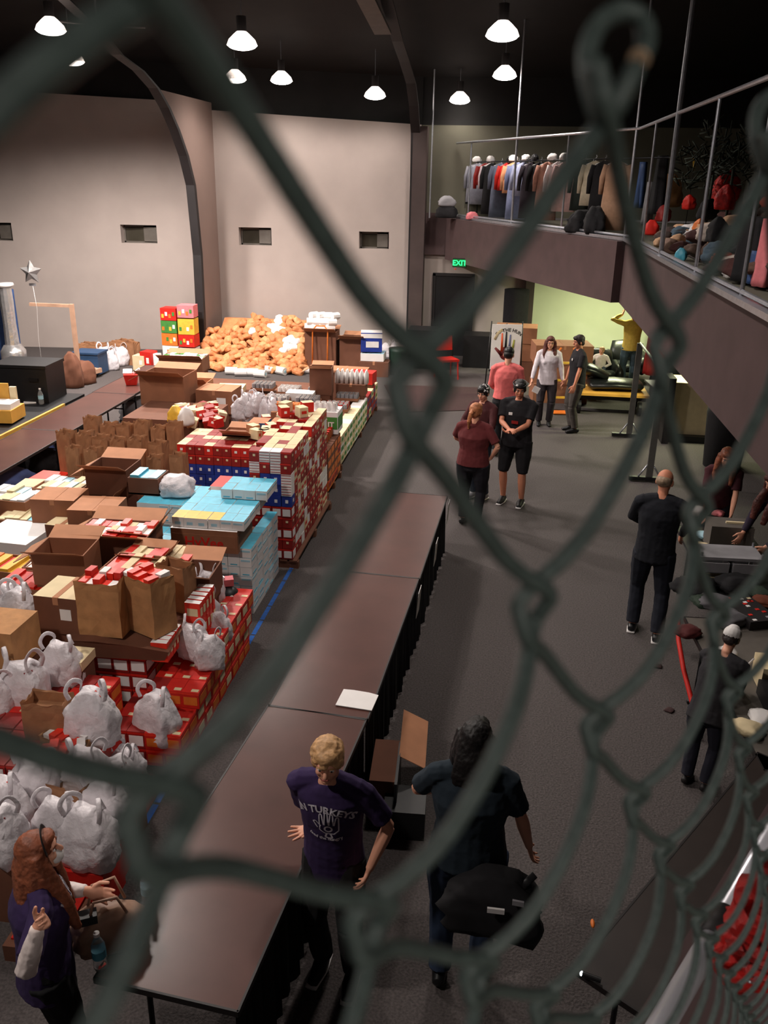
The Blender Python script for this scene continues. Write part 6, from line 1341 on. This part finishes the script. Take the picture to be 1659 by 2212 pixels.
# columns are numbered c = i + j; spiral c runs between knuckle columns c and c+1
# the twisted selvage ends, measured once at the top knuckle in view
def rel(px, py, d): return O+ray(px, py)*d-FO-kn(0, 2)
_R = [rel(1346, 202, .1105), rel(1336, 222, .1105), rel(1320, 250, .110)]
_L = [rel(1381, 126, .112), rel(1398, 92, .1135), rel(1392, 40, .115), rel(1345, 18, .1145), rel(1290, 50, .113), rel(1264, 115, .1115), rel(1275, 200, .1105), rel(1310, 290, .110)]
HOOK_R = lambda p: [p+q for q in _R]
HOOK_L = lambda p: [p+q for q in _L]
for c in range(-3, 19):
    pts = []
    L = TOP
    seq = []
    lev = TOP
    while lev > -16:
        for cc in (c, c+1):
            if (cc-lev) % 2 == 0:
                i, j = (cc-lev)//2, (cc+lev)//2; seq.append((cc, lev, kn(i, j)))
        lev -= 1
    seq.sort(key=lambda t: -t[1])
    for n, (cc, lv, p) in enumerate(seq):
        s = -1 if cc == c else 1            # bend bulges outward, past the knuckle line
        tip = p+FH*(EX*s*.78)
        ent = FV*.0032
        # helix: strands going down to the right lie in front, down to the left behind
        fin_, fout = (-OFF if s < 0 else OFF), (OFF if s < 0 else -OFF)
        if n == 0: pts += (HOOK_R if s > 0 else HOOK_L)(p)
        pts += [tip+ent+FN*fin_*.8, tip, tip-ent+FN*fout*.8]
        if n+1 < len(seq):      # the flattened helix bows out between the bends
            s2 = -s; nx = seq[n+1][2]+FH*(EX*s2*.78); bow = (.0002 if lv == TOP else .0026 if lv == TOP-1 else .0052) if s > 0 else -.0012
            for f_ in (.25, .5, .75): pts.append(tip.lerp(nx, f_)+FN*(bow*4*f_*(1-f_)))
    mb = MB(); mb.tube(smooth_path(pts, 2), WR, M['wire'], 8); mb.obj('wire', fence)
    e0, e1 = smooth_path(pts, 2)[:2]
    MB().cyl(e0, e0+(e0-e1).normalized()*.0003, WR*1.02, M['cutend'], 12).obj('cut_end', fence)
# steel rails and a red tinsel cloth outside the fence, lower right
def atd(px, py, d): r = ray(px, py); return O+r*d
t = thing('steel_rail', 'bright steel tube rail outside the fence at the lower right', 'rail')
a = atd(1430, 2212, .9); hv = V((FH.x, FH.y, 0)).normalized()
MB().tube([a-hv*.35, a+hv*.16], .0135, M['steel'], 16).obj('tube', t)
MB().tube([a+hv*.175, a+hv*1.3], .0125, M['steel'], 16).obj('tube', t)
MB().tube([a+hv*.14, a+hv*.19], .0155, M['ribdark'], 16).obj('collar', t)
c = atd(1715, 1950, .78); mb = MB(); n = 20; vs = []
r5 = random.Random(8)
for j in range(22):
    for k in range(n): a_ = 2*PI*k/n; rr = .042*(1+.2*r5.uniform(-1, 1))*(.8+.35*math.sin(j/21*PI)); vs.append((rr*math.cos(a_), rr*.8*math.sin(a_), -.11+.2*j/21))
fs = [(j*n+k, j*n+(k+1) % n, (j+1)*n+(k+1) % n, (j+1)*n+k) for j in range(21) for k in range(n)]+[tuple(range(n)), tuple(21*n+k for k in range(n))]
tag(mb.add(vs, fs, M['redcloth'], False).obj('red_tinsel_cloth', None, c, (.25, .1, .5)), 'shaggy bright red cloth hanging outside the fence at the lower right', 'cloth')
# hanger hooks: thin bright wires near the fence foot
for i, (px, py) in enumerate(((1580, 2050), (1600, 2085), (1618, 2120))):
    p = atd(px, py, .75); q = atd(px+38, py-45, .8); tag(MB().tube(smooth_path([p, p.lerp(q, .4)+V((0, 0, -.012)), q], 2), .0016, M['galv'], 6).obj('wire_loop', None), ['upper', 'middle', 'lower'][i]+' thin bright wire loop beside the steel rail', 'wire')

# remove the prototypes that only served for copying
for o in PARK:
    for k in list(o.children): bpy.data.objects.remove(k)
    bpy.data.objects.remove(o)
